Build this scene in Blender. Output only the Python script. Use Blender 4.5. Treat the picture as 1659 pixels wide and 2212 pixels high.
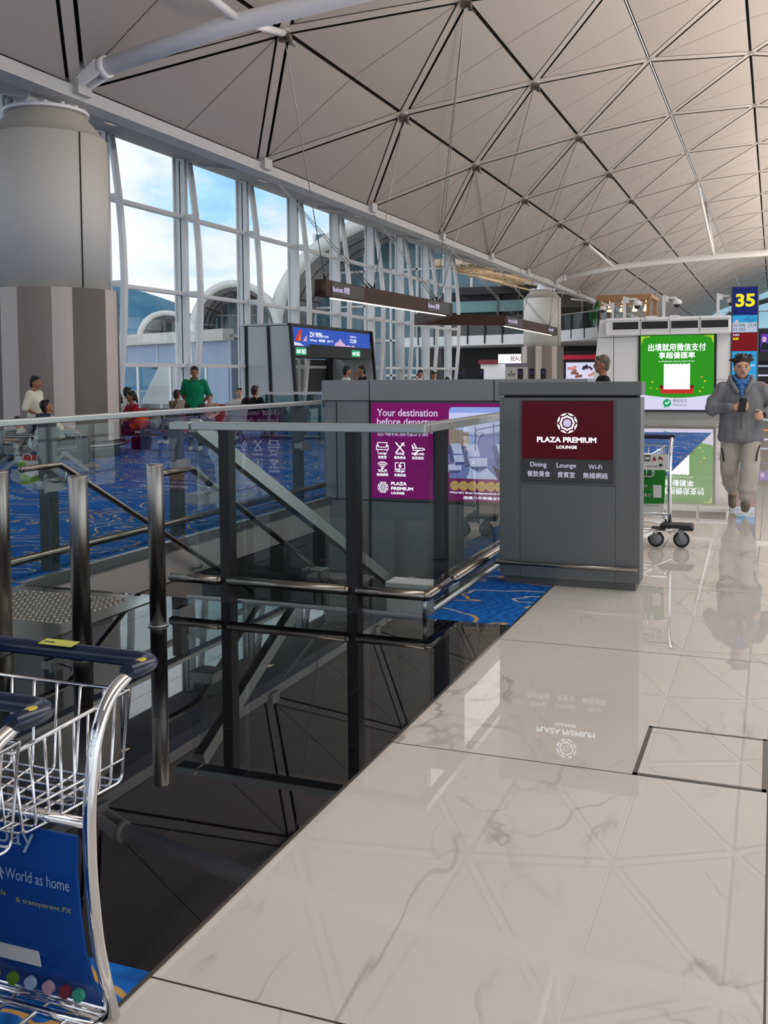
import bpy, bmesh, math, random
from mathutils import Vector, Matrix, Euler
random.seed(7)
S = bpy.context.scene
COL = S.collection
for o in list(bpy.data.objects):
    bpy.data.objects.remove(o)
pi = math.pi
def hx(h):
    h = h.lstrip('#')
    c = [int(h[i:i+2], 16)/255 for i in (0, 2, 4)]
    return tuple((v/12.92 if v <= .04045 else ((v+.055)/1.055)**2.4) for v in c) + (1,)

# ------------------------------------------------------------------ camera
cd = bpy.data.cameras.new('camera'); cam = bpy.data.objects.new('camera', cd); COL.objects.link(cam)
yaw, pitch, roll = 0.370407, 0.0566132, 0.00764743
fw = Vector((-math.sin(yaw)*math.cos(pitch), math.cos(yaw)*math.cos(pitch), -math.sin(pitch)))
rt = Vector((math.cos(yaw), math.sin(yaw), 0)); dn = fw.cross(rt)
r2 = rt*math.cos(roll)+dn*math.sin(roll); d2 = dn*math.cos(roll)-rt*math.sin(roll)
M = Matrix.Identity(4)
for i in range(3):
    M[i][0] = r2[i]; M[i][1] = -d2[i]; M[i][2] = -fw[i]
M[0][3], M[1][3], M[2][3] = 0, 0, 1.5
cam.matrix_world = M
cd.sensor_fit = 'VERTICAL'; cd.sensor_height = 36; cd.sensor_width = 27
cd.lens = 2167.5/2212*36
cd.shift_y = -(1106-933.9)/2212
cd.clip_end = 3000; cd.clip_start = .05
S.camera = cam
# ------------------------------------------------------------------ colour management, world
S.view_settings.view_transform = 'Standard'; S.view_settings.look = 'None'
S.view_settings.gamma = 1; S.view_settings.use_curve_mapping = False
S.view_settings.exposure = 0.0
S.cycles.transparent_max_bounces = 40; S.cycles.max_bounces = 7; S.cycles.diffuse_bounces = 3
S.cycles.glossy_bounces = 5; S.cycles.caustics_reflective = False; S.cycles.caustics_refractive = False
S.cycles.sample_clamp_indirect = 4; S.cycles.use_denoising = True
W = bpy.data.worlds.new('sky'); S.world = W; W.use_nodes = True
nt = W.node_tree; N = nt.nodes; Lk = nt.links
bg = N['Background']
tc = N.new('ShaderNodeTexCoord'); mp = N.new('ShaderNodeMapping'); mp.inputs['Scale'].default_value = (1, 1, 2.2)
ns = N.new('ShaderNodeTexNoise'); ns.inputs['Scale'].default_value = 3.6; ns.inputs['Detail'].default_value = 9; ns.inputs['Roughness'].default_value = .58
ns.inputs['Distortion'].default_value = .3
rp = N.new('ShaderNodeValToRGB'); rp.color_ramp.elements[0].position = .24; rp.color_ramp.elements[1].position = .57
rp.color_ramp.elements[0].color = hx('7fb2dc'); rp.color_ramp.elements[1].color = hx('f4f7fc')
e = rp.color_ramp.elements.new(.34); e.color = hx('a3cdec')
e = rp.color_ramp.elements.new(.42); e.color = hx('d3dae6')
Lk.new(tc.outputs['Generated'], mp.inputs['Vector']); Lk.new(mp.outputs[0], ns.inputs['Vector'])
Lk.new(ns.outputs['Fac'], rp.inputs['Fac']); Lk.new(rp.outputs['Color'], bg.inputs['Color'])
bg.inputs['Strength'].default_value = 1.5
# ------------------------------------------------------------------ floor uplights of the hall; added fill lights at ridge, right and back
def area(name, loc, rot, sx, sy, power, color):
    l = bpy.data.lights.new(name, 'AREA'); l.shape = 'RECTANGLE'; l.size = sx; l.size_y = sy; l.energy = power; l.color = color
    o = bpy.data.objects.new(name, l); COL.objects.link(o); o.location = loc; o.rotation_euler = rot
    return o
area('added_ridge_light', (6, 22, 12.6), (0, 0, 0), 5, 60, 3600, (1, .98, .96))  # added area lights under the ridge, brightening the hall
area('added_ridge_light', (6, 85, 12.6), (0, 0, 0), 5, 60, 3600, (1, .98, .96))
area('roof_uplight', (5, 20, 3.2), (pi, 0, 0), 2, 40, 4200, (1, .84, .7))
area('roof_uplight', (5, 75, 3.2), (pi, 0, 0), 2, 60, 6000, (1, .84, .7))
area('added_light_right', (27, 35, 4), (0, pi/2, 0), 8, 120, 3600, (.92, .96, 1))  # added light outside the right front, boosting its daylight
area('added_light_back', (0, -14, 4), (-pi/2, 0, 0), 30, 6, 2200, (.96, .97, 1))  # added light behind the camera, boosting daylight from the back

# ------------------------------------------------------------------ materials
MT = {}
def mat(name, color, rough=.5, metal=0, spec=.5, emit=0, ecol=None, coat=0):
    m = bpy.data.materials.new(name); m.use_nodes = True
    b = m.node_tree.nodes['Principled BSDF']
    c = hx(color) if isinstance(color, str) else color
    b.inputs['Base Color'].default_value = c; b.inputs['Roughness'].default_value = rough
    b.inputs['Metallic'].default_value = metal; b.inputs['Specular IOR Level'].default_value = spec
    if coat: b.inputs['Coat Weight'].default_value = coat; b.inputs['Coat Roughness'].default_value = .05
    if emit:
        b.inputs['Emission Color'].default_value = hx(ecol) if ecol else c
        b.inputs['Emission Strength'].default_value = emit
    MT[name] = m
    return m
def nn(m, t, **kw):
    n = m.node_tree.nodes.new(t)
    for k, v in kw.items():
        if k in n.inputs: n.inputs[k].default_value = v
        else: setattr(n, k, v)
    return n
def ln(m, a, b): m.node_tree.links.new(a, b)
def math_(m, op, a, b=None, c=None):
    n = m.node_tree.nodes.new('ShaderNodeMath'); n.operation = op
    for i, v in enumerate((a, b, c)):
        if v is None: continue
        if hasattr(v, 'links') or hasattr(v, 'is_linked'): m.node_tree.links.new(v, n.inputs[i])
        else: n.inputs[i].default_value = v
    return n.outputs[0]
def mixc(m, fac, a, b):
    n = m.node_tree.nodes.new('ShaderNodeMix'); n.data_type = 'RGBA'
    for i, v in ((0, fac), (6, a), (7, b)):
        if hasattr(v, 'is_linked'): m.node_tree.links.new(v, n.inputs[i])
        else: n.inputs[i].default_value = v
    return n.outputs[2]
def varied(name, c1, c2, scale=4, rough=.5, metal=0, spec=.5, detail=4, stretch=(1, 1, 1), bump=0):
    m = mat(name, c1, rough, metal, spec); b = m.node_tree.nodes['Principled BSDF']
    t = nn(m, 'ShaderNodeTexCoord'); p = nn(m, 'ShaderNodeMapping'); p.inputs['Scale'].default_value = stretch
    ln(m, t.outputs['Object'], p.inputs['Vector'])
    n = nn(m, 'ShaderNodeTexNoise', Scale=scale, Detail=detail); ln(m, p.outputs[0], n.inputs['Vector'])
    r = nn(m, 'ShaderNodeMapRange'); r.inputs[1].default_value = .3; r.inputs[2].default_value = .7
    ln(m, n.outputs['Fac'], r.inputs[0])
    ln(m, mixc(m, r.outputs[0], hx(c1), hx(c2)), b.inputs['Base Color'])
    if bump:
        bm_ = nn(m, 'ShaderNodeBump', Strength=bump, Distance=.01); ln(m, n.outputs['Fac'], bm_.inputs['Height']); ln(m, bm_.outputs[0], b.inputs['Normal'])
    return m
def glassmat(name, tint, refl=1.0, rough=0):
    m = bpy.data.materials.new(name); m.use_nodes = True; t = m.node_tree; t.nodes.clear()
    out = nn(m, 'ShaderNodeOutputMaterial'); tr = nn(m, 'ShaderNodeBsdfTransparent'); gl = nn(m, 'ShaderNodeBsdfGlossy')
    tr.inputs['Color'].default_value = hx(tint); gl.inputs['Roughness'].default_value = rough
    tr2 = nn(m, 'ShaderNodeBsdfTransparent')
    fr = nn(m, 'ShaderNodeFresnel', IOR=1.5); geo = nn(m, 'ShaderNodeNewGeometry')
    f = math_(m, 'MULTIPLY', fr.outputs[0], refl*1.7)
    f = math_(m, 'MINIMUM', f, 1.0)
    mx = nn(m, 'ShaderNodeMixShader'); ln(m, f, mx.inputs[0]); ln(m, tr.outputs[0], mx.inputs[1]); ln(m, gl.outputs[0], mx.inputs[2])
    m2 = nn(m, 'ShaderNodeMixShader'); ln(m, geo.outputs['Backfacing'], m2.inputs[0]); ln(m, mx.outputs[0], m2.inputs[1]); ln(m, tr2.outputs[0], m2.inputs[2])
    ln(m, m2.outputs[0], out.inputs['Surface'])
    MT[name] = m
    return m
mat('roof_panel', '9f9894', .55); mat('rib', 'a8a19d', .5); mat('dark_gap', '16171c', .7)
mat('white_steel', 'e9e9ea', .35); mat('soffit', '8f8d8b', .6); mat('edge_beam', 'b3b3b4', .45)
mat('column_white', 'c9c6c0', .6); mat('column_cap', 'a39d94', .65)
mat('clad_light', 'c6bab2', .5); mat('clad_dark', '5f574e', .4, .2); mat('clad_mid', '85796f', .4, .2); mat('clad_base', '5c5a58', .4, .4)
mat('anodised', '676a6b', .4, .25); mat('anodised_light', '8b8e90', .4, .2); mat('gate_grey', 'b0b3b5', .4, .2); mat('anodised_dark', '4b4e4f', .45, .2); mat('groove', '1c1d1e', .8)
mat('steel', '96918b', .3, 1); mat('steel_dark', '857f78', .28, 1); mat('chrome', 'e4e4e6', .08, 1); mat('steel_satin', '9ea1a0', .35, .9)
mat('black_post', '121215', .45); mat('rail_cap', 'b4b9b6', .35, .6)
mat('rubber', '1b1c1f', .6); mat('grey_wheel', '7d838a', .5); mat('navy_grip', '101c3a', .28, 0, .6)
mat('black', '0b0b0d', .5); mat('screen_black', '08080a', .25); mat('sign_grey', '3d3d3e', .4); mat('white_paint', 'd8d9da', .45); mat('pod_white', 'efeff1', .4); mat('pod_grey', '9fa2a3', .5)
mat('brown_band', '3d2922', .55, 0, .2); mat('brown_dark', '1d1614', .4); mat('lav', '8f8797', .5)
mat('seat_steel', '8d9296', .35, .8); mat('red_seat', 'b0402c', .5); mat('seat_pad', '2a2c30', .5)
mat('void_wall_shaded', '2b2f33', .5); mat('void_wall_daylit', '77716f', .5); mat('grey_wall', '9c9896', .5); mat('dark_step', '2b2c2e', .6); mat('nosing', '5b5b58', .5)
mat('shell_white', 'd8d7d2', .6); mat('shell_dark', '76777a', .6); mat('fascia', 'c3c0ba', .6); mat('wall_blue', '93a4bb', .4, .3)
mat('cream_roof', 'cdb9a0', .7); mat('mezz_dark', '202124', .6); mat('mezz_white', 'dfe3e6', .5); mat('ply', 'a8835f', .6); mat('leaf', '2f6e34', .5)
mat('teal_wall', '6c959a', .5); mat('plane_white', 'd9dde0', .4); mat('plane_red', 'b3402f', .5); mat('plane_navy', '2c3a58', .5); mat('tarmac', '6f7375', .8)
glassmat('rail_glass', 'e6f0ee', .75); glassmat('clear_pane', 'f0f6f8', .4); glassmat('far_glass', '9cc3cc', .8); glassmat('mezz_glass', 'bcd0d6', .8)
def emi(name, col, st=1.0):
    m = bpy.data.materials.new(name); m.use_nodes = True; b = m.node_tree.nodes['Principled BSDF']
    b.inputs['Base Color'].default_value = hx('060606'); b.inputs['Roughness'].default_value = .3; b.inputs['Specular IOR Level'].default_value = .15
    b.inputs['Emission Color'].default_value = hx(col); b.inputs['Emission Strength'].default_value = st
    MT[name] = m
    return m
emi('lit_white', 'f4f6ff', 1.7); emi('lit_soft', 'd9cdf0', .9); emi('lit_purple', '7c0f63', .85); emi('lit_maroon', '4b0716', .8); emi('lit_green', '2f9e1c', .85)
emi('lit_green_pale', '7fd040', .9); emi('lit_lav', 'd7d5ef', 1.0); emi('lit_blue', '2350bd', .9); emi('lit_navy', '10206e', .9); emi('lit_yellow', 'f6e71e', 1.0)
emi('lit_cyan', '31a4dc', .9); emi('lit_darkred', '7b0d17', .9); emi('lit_grey', 'b9c8dd', .9); emi('lit_teal', '22a06b', 1.0); emi('lit_red', 'cf2f2a', .9)
emi('lit_pink', 'd9b3d8', .9); emi('lit_orange', 'e98a3a', .9); emi('lit_gold', 'd6ab5c', .8); emi('lit_ink', '27303f', .5); emi('led_strip', 'fff6ea', 1.6)
emi('lit_sky', '8fa6ea', .9); emi('lit_pale', 'c5cbf2', .95); emi('lit_shade', '4f5a96', .8); emi('lit_beige', 'b79f8e', .75); emi('lit_mid', '7d86c9', .85); emi('lit_dim', '33314f', .7)
emi('lamp_warm', 'ffd3a0', 3.0); emi('lit_violet', '6b3fb4', .9); emi('lit_yellowgreen', 'b9d12f', .9)
mat('print_white', 'd4d4d0', .5); mat('print_green', '0d7a1f', .5); mat('print_blue', '064a9e', .4); mat('print_black', '222222', .6); mat('print_teal', '3f9c86', .5)
mat('print_maroon', '7a2b35', .6); mat('sticker', 'b9bf55', .5); mat('print_text', 'a9c4dd', .5); mat('print_yellow', 'c2b23f', .5); mat('print_pink', 'c9a0b5', .5)
# ------------------------------------------------------------------ procedural floors and fabrics
def marble():
    m = mat('marble', 'cdc5ba', .06, 0, .5); b = m.node_tree.nodes['Principled BSDF']
    t = nn(m, 'ShaderNodeTexCoord'); sx = nn(m, 'ShaderNodeSeparateXYZ'); ln(m, t.outputs['Object'], sx.inputs[0])
    # every slab has its own veins: offset the noise by the slab's index
    ix = math_(m, 'FLOOR', math_(m, 'DIVIDE', sx.outputs[0], 1.44)); iy = math_(m, 'FLOOR', math_(m, 'DIVIDE', math_(m, 'SUBTRACT', sx.outputs[1], .34), 1.713))
    cb = nn(m, 'ShaderNodeCombineXYZ'); ln(m, math_(m, 'MULTIPLY', ix, 7.31), cb.inputs[0]); ln(m, math_(m, 'MULTIPLY', iy, 3.77), cb.inputs[1])
    va = nn(m, 'ShaderNodeVectorMath', operation='ADD'); ln(m, t.outputs['Object'], va.inputs[0]); ln(m, cb.outputs[0], va.inputs[1])
    def vein(scale, width, dist, seed, rot):
        mp_ = nn(m, 'ShaderNodeMapping'); mp_.inputs['Rotation'].default_value = (0, 0, rot); mp_.inputs['Location'].default_value = (seed, seed*1.7, 0)
        mp_.inputs['Scale'].default_value = (1, .45, 1); ln(m, va.outputs[0], mp_.inputs['Vector'])
        n = nn(m, 'ShaderNodeTexNoise', Scale=scale, Detail=5, Roughness=.5, Distortion=dist); ln(m, mp_.outputs[0], n.inputs['Vector'])
        d = math_(m, 'ABSOLUTE', math_(m, 'SUBTRACT', n.outputs['Fac'], .5))
        r = nn(m, 'ShaderNodeMapRange'); r.inputs[1].default_value = 0; r.inputs[2].default_value = width; r.inputs[3].default_value = 1; r.inputs[4].default_value = 0
        ln(m, d, r.inputs[0])
        g = nn(m, 'ShaderNodeTexNoise', Scale=scale*1.6, Detail=5); ln(m, mp_.outputs[0], g.inputs['Vector'])
        q = nn(m, 'ShaderNodeMapRange'); q.inputs[1].default_value = .52; q.inputs[2].default_value = .68; ln(m, g.outputs['Fac'], q.inputs[0])
        return math_(m, 'MULTIPLY', r.outputs[0], q.outputs[0])
    v = math_(m, 'MAXIMUM', vein(.75, .007, .5, 3, .5), math_(m, 'MULTIPLY', vein(1.1, .008, .8, 11, -1.15), .8))
    v = math_(m, 'MAXIMUM', v, math_(m, 'MULTIPLY', vein(2.0, .016, .6, 21, 1.2), .7))
    cl = nn(m, 'ShaderNodeTexNoise', Scale=.9, Detail=5); ln(m, va.outputs[0], cl.inputs['Vector'])
    base = mixc(m, cl.outputs['Fac'], hx('c2bdb6'), hx('d2cec8'))
    c = mixc(m, math_(m, 'MULTIPLY', v, .62), base, hx('6d6660'))
    fx = math_(m, 'ABSOLUTE', math_(m, 'SUBTRACT', math_(m, 'FRACT', math_(m, 'DIVIDE', sx.outputs[0], 1.44)), .5))
    fy = math_(m, 'ABSOLUTE', math_(m, 'SUBTRACT', math_(m, 'FRACT', math_(m, 'DIVIDE', math_(m, 'SUBTRACT', sx.outputs[1], .34), 1.713)), .5))
    j = math_(m, 'MAXIMUM', math_(m, 'GREATER_THAN', fx, .5-.0022), math_(m, 'GREATER_THAN', fy, .5-.0022))
    c = mixc(m, j, c, hx('3a322d'))
    ln(m, c, b.inputs['Base Color'])
    ln(m, math_(m, 'MULTIPLY_ADD', j, .4, .012), b.inputs['Roughness'])
def carpet():
    m = mat('carpet', '0a4a9c', .95, 0, .15); b = m.node_tree.nodes['Principled BSDF']
    t = nn(m, 'ShaderNodeTexCoord'); mp_ = nn(m, 'ShaderNodeMapping'); mp_.inputs['Scale'].default_value = (.85, 1.25, 1); ln(m, t.outputs['Object'], mp_.inputs['Vector'])
    F = 9.0; E_ = .02
    def sample(dx, dy):
        o = nn(m, 'ShaderNodeVectorMath', operation='ADD'); ln(m, mp_.outputs[0], o.inputs[0]); o.inputs[1].default_value = (dx, dy, 0)
        n = nn(m, 'ShaderNodeTexNoise', Scale=.95, Detail=3.0, Roughness=.48, Distortion=.7); ln(m, o.outputs[0], n.inputs['Vector'])
        return n.outputs['Fac']
    n0 = sample(0, 0); gx = math_(m, 'SUBTRACT', sample(E_, 0), n0); gy = math_(m, 'SUBTRACT', sample(0, E_), n0)
    gr = math_(m, 'SQRT', math_(m, 'ADD', math_(m, 'MULTIPLY', gx, gx), math_(m, 'MULTIPLY', gy, gy)))
    gr = math_(m, 'MAXIMUM', math_(m, 'DIVIDE', gr, E_), .12)
    k = math_(m, 'ABSOLUTE', math_(m, 'SUBTRACT', math_(m, 'FRACT', math_(m, 'MULTIPLY', n0, F)), .5))
    d = math_(m, 'DIVIDE', k, math_(m, 'MULTIPLY', gr, F))
    line = nn(m, 'ShaderNodeMapRange'); line.inputs[1].default_value = .0075; line.inputs[2].default_value = .013; line.inputs[3].default_value = 1; line.inputs[4].default_value = 0
    ln(m, d, line.inputs[0])
    w = nn(m, 'ShaderNodeTexWave', Scale=5, Distortion=16, Detail=4); w.inputs['Detail Scale'].default_value = .8; ln(m, mp_.outputs[0], w.inputs['Vector'])
    f = nn(m, 'ShaderNodeTexNoise', Scale=1.6, Detail=5); ln(m, mp_.outputs[0], f.inputs['Vector'])
    c = mixc(m, f.outputs['Fac'], hx('0a4794'), hx('1f7cd4'))
    c = mixc(m, math_(m, 'MULTIPLY', w.outputs['Fac'], .5), c, hx('0a2c66'))
    cc = nn(m, 'ShaderNodeTexNoise', Scale=1.1, Detail=2); ln(m, mp_.outputs[0], cc.inputs['Vector'])
    r = nn(m, 'ShaderNodeMapRange'); r.inputs[1].default_value = .42; r.inputs[2].default_value = .55; ln(m, cc.outputs['Fac'], r.inputs[0])
    lc = mixc(m, r.outputs[0], hx('c9c4b4'), hx('c7993d'))
    ln(m, mixc(m, math_(m, 'MULTIPLY', line.outputs[0], .9), c, lc), b.inputs['Base Color'])
def granite():
    m = mat('granite', '08080b', .3, 0, 0); b = m.node_tree.nodes['Principled BSDF']
    t = nn(m, 'ShaderNodeTexCoord'); sx = nn(m, 'ShaderNodeSeparateXYZ'); ln(m, t.outputs['Object'], sx.inputs[0])
    fx = math_(m, 'ABSOLUTE', math_(m, 'SUBTRACT', math_(m, 'FRACT', math_(m, 'DIVIDE', sx.outputs[0], .92)), .5))
    fy = math_(m, 'ABSOLUTE', math_(m, 'SUBTRACT', math_(m, 'FRACT', math_(m, 'DIVIDE', sx.outputs[1], .92)), .5))
    j = math_(m, 'MAXIMUM', math_(m, 'GREATER_THAN', fx, .4975), math_(m, 'GREATER_THAN', fy, .4975))
    n = nn(m, 'ShaderNodeTexNoise', Scale=60, Detail=2); ln(m, t.outputs['Object'], n.inputs['Vector'])
    r = nn(m, 'ShaderNodeMapRange'); r.inputs[1].default_value = .62; r.inputs[2].default_value = .75; ln(m, n.outputs['Fac'], r.inputs[0])
    ln(m, mixc(m, j, mixc(m, r.outputs[0], hx('0a0a0e'), hx('1c1c22')), hx('2a2a2c')), b.inputs['Base Color'])
    # mirror polish: reflection climbs steeply towards grazing view
    gl = nn(m, 'ShaderNodeBsdfGlossy', Roughness=.012); lw = nn(m, 'ShaderNodeLayerWeight', Blend=.5); mx = nn(m, 'ShaderNodeMixShader')
    fac = math_(m, 'MULTIPLY_ADD', math_(m, 'POWER', lw.outputs['Facing'], 3.7), .97, .02)
    ln(m, math_(m, 'MULTIPLY', fac, math_(m, 'MULTIPLY_ADD', j, -.6, 1.0)), mx.inputs[0]); ln(m, b.outputs[0], mx.inputs[1]); ln(m, gl.outputs[0], mx.inputs[2])
    ln(m, mx.outputs[0], m.node_tree.nodes['Material Output'].inputs['Surface'])
marble(); carpet(); granite()
mat('red_wall', '8c1f24', .5); mat('greenish', '87917f', .5); mat('red_lit', 'b3203c', .5, emit=.3); emi('lit_brown', '8f5a48', .8); emi('lit_rose', 'cf8d85', .9); mat('rib_warm', 'a9977f', .6)
mat('bag_red', '9e1d1d', .5); varied('plate_metal', 'a9aaa8', '989a99', 3, .16, .95); varied('hill_hazed', '3c6f86', '285a78', .04, .9); varied('concrete', 'a6a49f', '8f8d89', 3, .7)
def stripes(name, c1, c2, per, axis=2, duty=.5, rough=.5):
    m = mat(name, c1, rough); b = m.node_tree.nodes['Principled BSDF']
    t = nn(m, 'ShaderNodeTexCoord'); sx = nn(m, 'ShaderNodeSeparateXYZ'); ln(m, t.outputs['Object'], sx.inputs[0])
    j = math_(m, 'GREATER_THAN', math_(m, 'FRACT', math_(m, 'DIVIDE', sx.outputs[axis], per)), duty)
    ln(m, mixc(m, j, hx(c1), hx(c2)), b.inputs['Base Color'])
def skin(name, c1, c2='00'):
    """skin with eyes, brows and lips placed by the head-space vector stored on the mesh"""
    m = mat(name, c1, .55, 0, .35); b = m.node_tree.nodes['Principled BSDF']
    a = nn(m, 'ShaderNodeAttribute'); a.attribute_name = 'headspace'
    sx = nn(m, 'ShaderNodeSeparateXYZ'); ln(m, a.outputs['Vector'], sx.inputs[0])
    X, Y, Z = sx.outputs
    ax = math_(m, 'ABSOLUTE', X); front = math_(m, 'GREATER_THAN', Y, .25)
    def ell(cx, cz, rx, rz, src=ax):
        u = math_(m, 'DIVIDE', math_(m, 'SUBTRACT', src, cx), rx); v = math_(m, 'DIVIDE', math_(m, 'SUBTRACT', Z, cz), rz)
        d = math_(m, 'ADD', math_(m, 'MULTIPLY', u, u), math_(m, 'MULTIPLY', v, v))
        return math_(m, 'MULTIPLY', math_(m, 'LESS_THAN', d, 1.0), front)
    c = mixc(m, ell(.30, .02, .17, .055), hx(c1), hx('b9a89c'))
    c = mixc(m, ell(.30, .02, .075, .06), c, hx('120c0a'))
    c = mixc(m, ell(.30, .075, .16, .016), c, hx('2a1a14'))
    c = mixc(m, ell(.32, .215, .17, .03), c, hx('2a1c16'))
    c = mixc(m, ell(0, -.49, .24, .06, X), c, hx('9a5a4e'))
    c = mixc(m, ell(0, -.49, .22, .012, X), c, hx('54302a'))
    c = mixc(m, ell(.085, -.27, .04, .025), c, hx('5a3a2e'))
    ln(m, c, b.inputs['Base Color'])
skin('skin_pale', 'b98a70'); skin('skin_tan', '9c6b50'); skin('skin_light', 'c59a82')
for n_, c1, c2 in (('cloth_grey', '5b5c62', '6a6b71'), ('cloth_trouser', '8f8880', '9c968d'), ('cloth_blue', '3f6fb0', '4c7dbd'), ('cloth_green', '067046', '08815a'), ('cloth_white', 'cfcec6', 'dad9d2'),
                   ('cloth_cream', 'd2cfba', 'dedbc8'), ('cloth_black', '131317', '1d1d22'), ('cloth_dark', '26282b', '32353a'), ('cloth_red', '861323', '9c1b2d'), ('cloth_jean', '7d8790', '8b959d'),
                   ('cloth_brown', '5d5039', '6b5c44'), ('cloth_navy', '1c2436', '272f45'), ('cloth_beige', 'a08f80', 'b09f90'), ('bag_orange', 'd3480c', 'e2571a'), ('bag_blue', '2387c4', '3b9ad2'),
                   ('pack_grey', '8b8a80', '9a998f'), ('pack_pink', '9c7f7d', 'ab8f8d'), ('shoe_tan', '6e675c', '7f776b'), ('shoe_white', 'b8bcbf', 'c8cccf'), ('bag_green', '5c8c2e', '6fa03a'), ('bag_paper', 'b9bcb9', 'c8cbc8')):
    varied(n_, c1, c2, 9, .85, 0, .2, bump=.25)
for n_, c1, c2 in (('cloth_grey', '6d6d71', '85858a'), ('cloth_trouser', 'a8a198', 'bab3a9')): varied(n_, c1, c2, 7, .8, 0, .25, detail=2, stretch=(1.6, 1.2, .55), bump=1.0)
varied('hair_black', '0c0a0a', '171312', 40, .5, 0, .4, stretch=(1, 1, .2)); varied('hair_grey', '4f4740', '6b6258', 40, .6, 0, .3, stretch=(1, 1, .2)); varied('hair_brown', '1e1411', '2c1c17', 40, .5, 0, .4, stretch=(1, 1, .2))

# ------------------------------------------------------------------ mesh helpers
class MB:
    def __init__(s): s.b = bmesh.new(); s.T = None
    def _f(s, vs, m, sm=False):
        try:
            f = s.b.faces.new(vs); f.material_index = m; f.smooth = sm
            return f
        except ValueError: return None
    def v(s, p):
        p = Vector(p)
        if s.T: p = s.T @ p
        return s.b.verts.new(p)
    def box(s, x0, x1, y0, y1, z0, z1, m=0):
        v = [s.v((x, y, z)) for z in (z0, z1) for y in (y0, y1) for x in (x0, x1)]
        for q in ((0, 2, 3, 1), (4, 5, 7, 6), (0, 1, 5, 4), (2, 6, 7, 3), (0, 4, 6, 2), (1, 3, 7, 5)): s._f([v[i] for i in q], m)
        return s
    def bbox(s, x0, x1, y0, y1, z0, z1, r=.01, m=0):
        """box with bevelled edges"""
        t = bmesh.new()
        v = [t.verts.new((x, y, z)) for z in (z0, z1) for y in (y0, y1) for x in (x0, x1)]
        for q in ((0, 2, 3, 1), (4, 5, 7, 6), (0, 1, 5, 4), (2, 6, 7, 3), (0, 4, 6, 2), (1, 3, 7, 5)): t.faces.new([v[i] for i in q])
        bmesh.ops.bevel(t, geom=list(t.edges), offset=r, segments=2, affect='EDGES', profile=.5)
        s.merge(t, m)
        return s
    def merge(s, t, m=0, sm=False):
        mp_ = {}
        for w in t.verts: mp_[w] = s.v(w.co)
        for f in t.faces: s._f([mp_[w] for w in f.verts], m, sm)
        t.free()
    def beam(s, a, b, w, h, up=(0, 0, 1), m=0, ext=0):
        """rectangular bar from a to b, w across, h along up"""
        a = Vector(a); b = Vector(b); d = (b-a).normalized(); up = Vector(up)
        sd = d.cross(up).normalized(); u = sd.cross(d).normalized()
        a = a-d*ext; b = b+d*ext
        v = [s.v(p+sd*i*w/2+u*j*h/2) for p in (a, b) for (i, j) in ((-1, -1), (1, -1), (1, 1), (-1, 1))]
        for q in ((3, 2, 1, 0), (4, 5, 6, 7), (0, 1, 5, 4), (1, 2, 6, 5), (2, 3, 7, 6), (3, 0, 4, 7)): s._f([v[i] for i in q], m)
        return s
    def tube(s, pts, r, seg=10, m=0, cap=True, fil=0, closed=False, r1=None):
        pts = [Vector(p) for p in pts]
        if fil:
            q = [pts[0]]
            for i in range(1, len(pts)-1):
                p, a, c = pts[i], pts[i-1], pts[i+1]
                da = (a-p); dc = (c-p); f = min(fil, da.length*.48, dc.length*.48)
                A = p+da.normalized()*f; B = p+dc.normalized()*f
                for k in range(6):
                    t = k/5; q.append(A*(1-t)**2+p*2*t*(1-t)+B*t*t)
            q.append(pts[-1]); pts = q
        n = len(pts); rings = []; up = None
        for i, p in enumerate(pts):
            if closed: d = (pts[(i+1) % n]-pts[i-1]).normalized()
            else: d = (pts[min(i+1, n-1)]-pts[max(i-1, 0)]).normalized()
            if up is None:
                up = Vector((0, 0, 1)) if abs(d.z) < .9 else Vector((1, 0, 0))
            sd = d.cross(up)
            if sd.length < 1e-6: sd = d.orthogonal()
            sd.normalize(); up = sd.cross(d).normalized()
            rr = r if r1 is None else r+(r1-r)*i/(n-1)
            rings.append([s.v(p+(sd*math.cos(2*pi*k/seg)+up*math.sin(2*pi*k/seg))*rr) for k in range(seg)])
        for i in range(n if closed else n-1):
            a, b = rings[i], rings[(i+1) % n]
            for k in range(seg): s._f([a[k], b[k], b[(k+1) % seg], a[(k+1) % seg]], m, True)
        if cap and not closed:
            s._f(rings[0], m); s._f(rings[-1][::-1], m)
        return s
    def lathe(s, prof, c=(0, 0, 0), seg=40, m=0, mf=None, axis=(0, 0, 1), sm=True):
        """prof: list of (radius, height)"""
        ax = Vector(axis).normalized(); u = ax.orthogonal().normalized(); w = ax.cross(u); c = Vector(c); R = []
        for r, h in prof:
            if r < 1e-6: R.append([s.v(c+ax*h)])
            else: R.append([s.v(c+ax*h+(u*math.cos(2*pi*k/seg)+w*math.sin(2*pi*k/seg))*r) for k in range(seg)])
        for i in range(len(R)-1):
            a, b = R[i], R[i+1]
            for k in range(seg):
                k2 = (k+1) % seg; mm = mf(k, i) if mf else m
                if len(a) == 1 and len(b) == 1: continue
                if len(a) == 1: s._f([a[0], b[k2], b[k]][::-1], mm, sm)
                elif len(b) == 1: s._f([a[k], a[k2], b[0]], mm, sm)
                else: s._f([a[k], a[k2], b[k2], b[k]], mm, sm)
        if len(R[0]) > 1: s._f(R[0][::-1], m)
        if len(R[-1]) > 1: s._f(R[-1], m)
        return s
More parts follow.
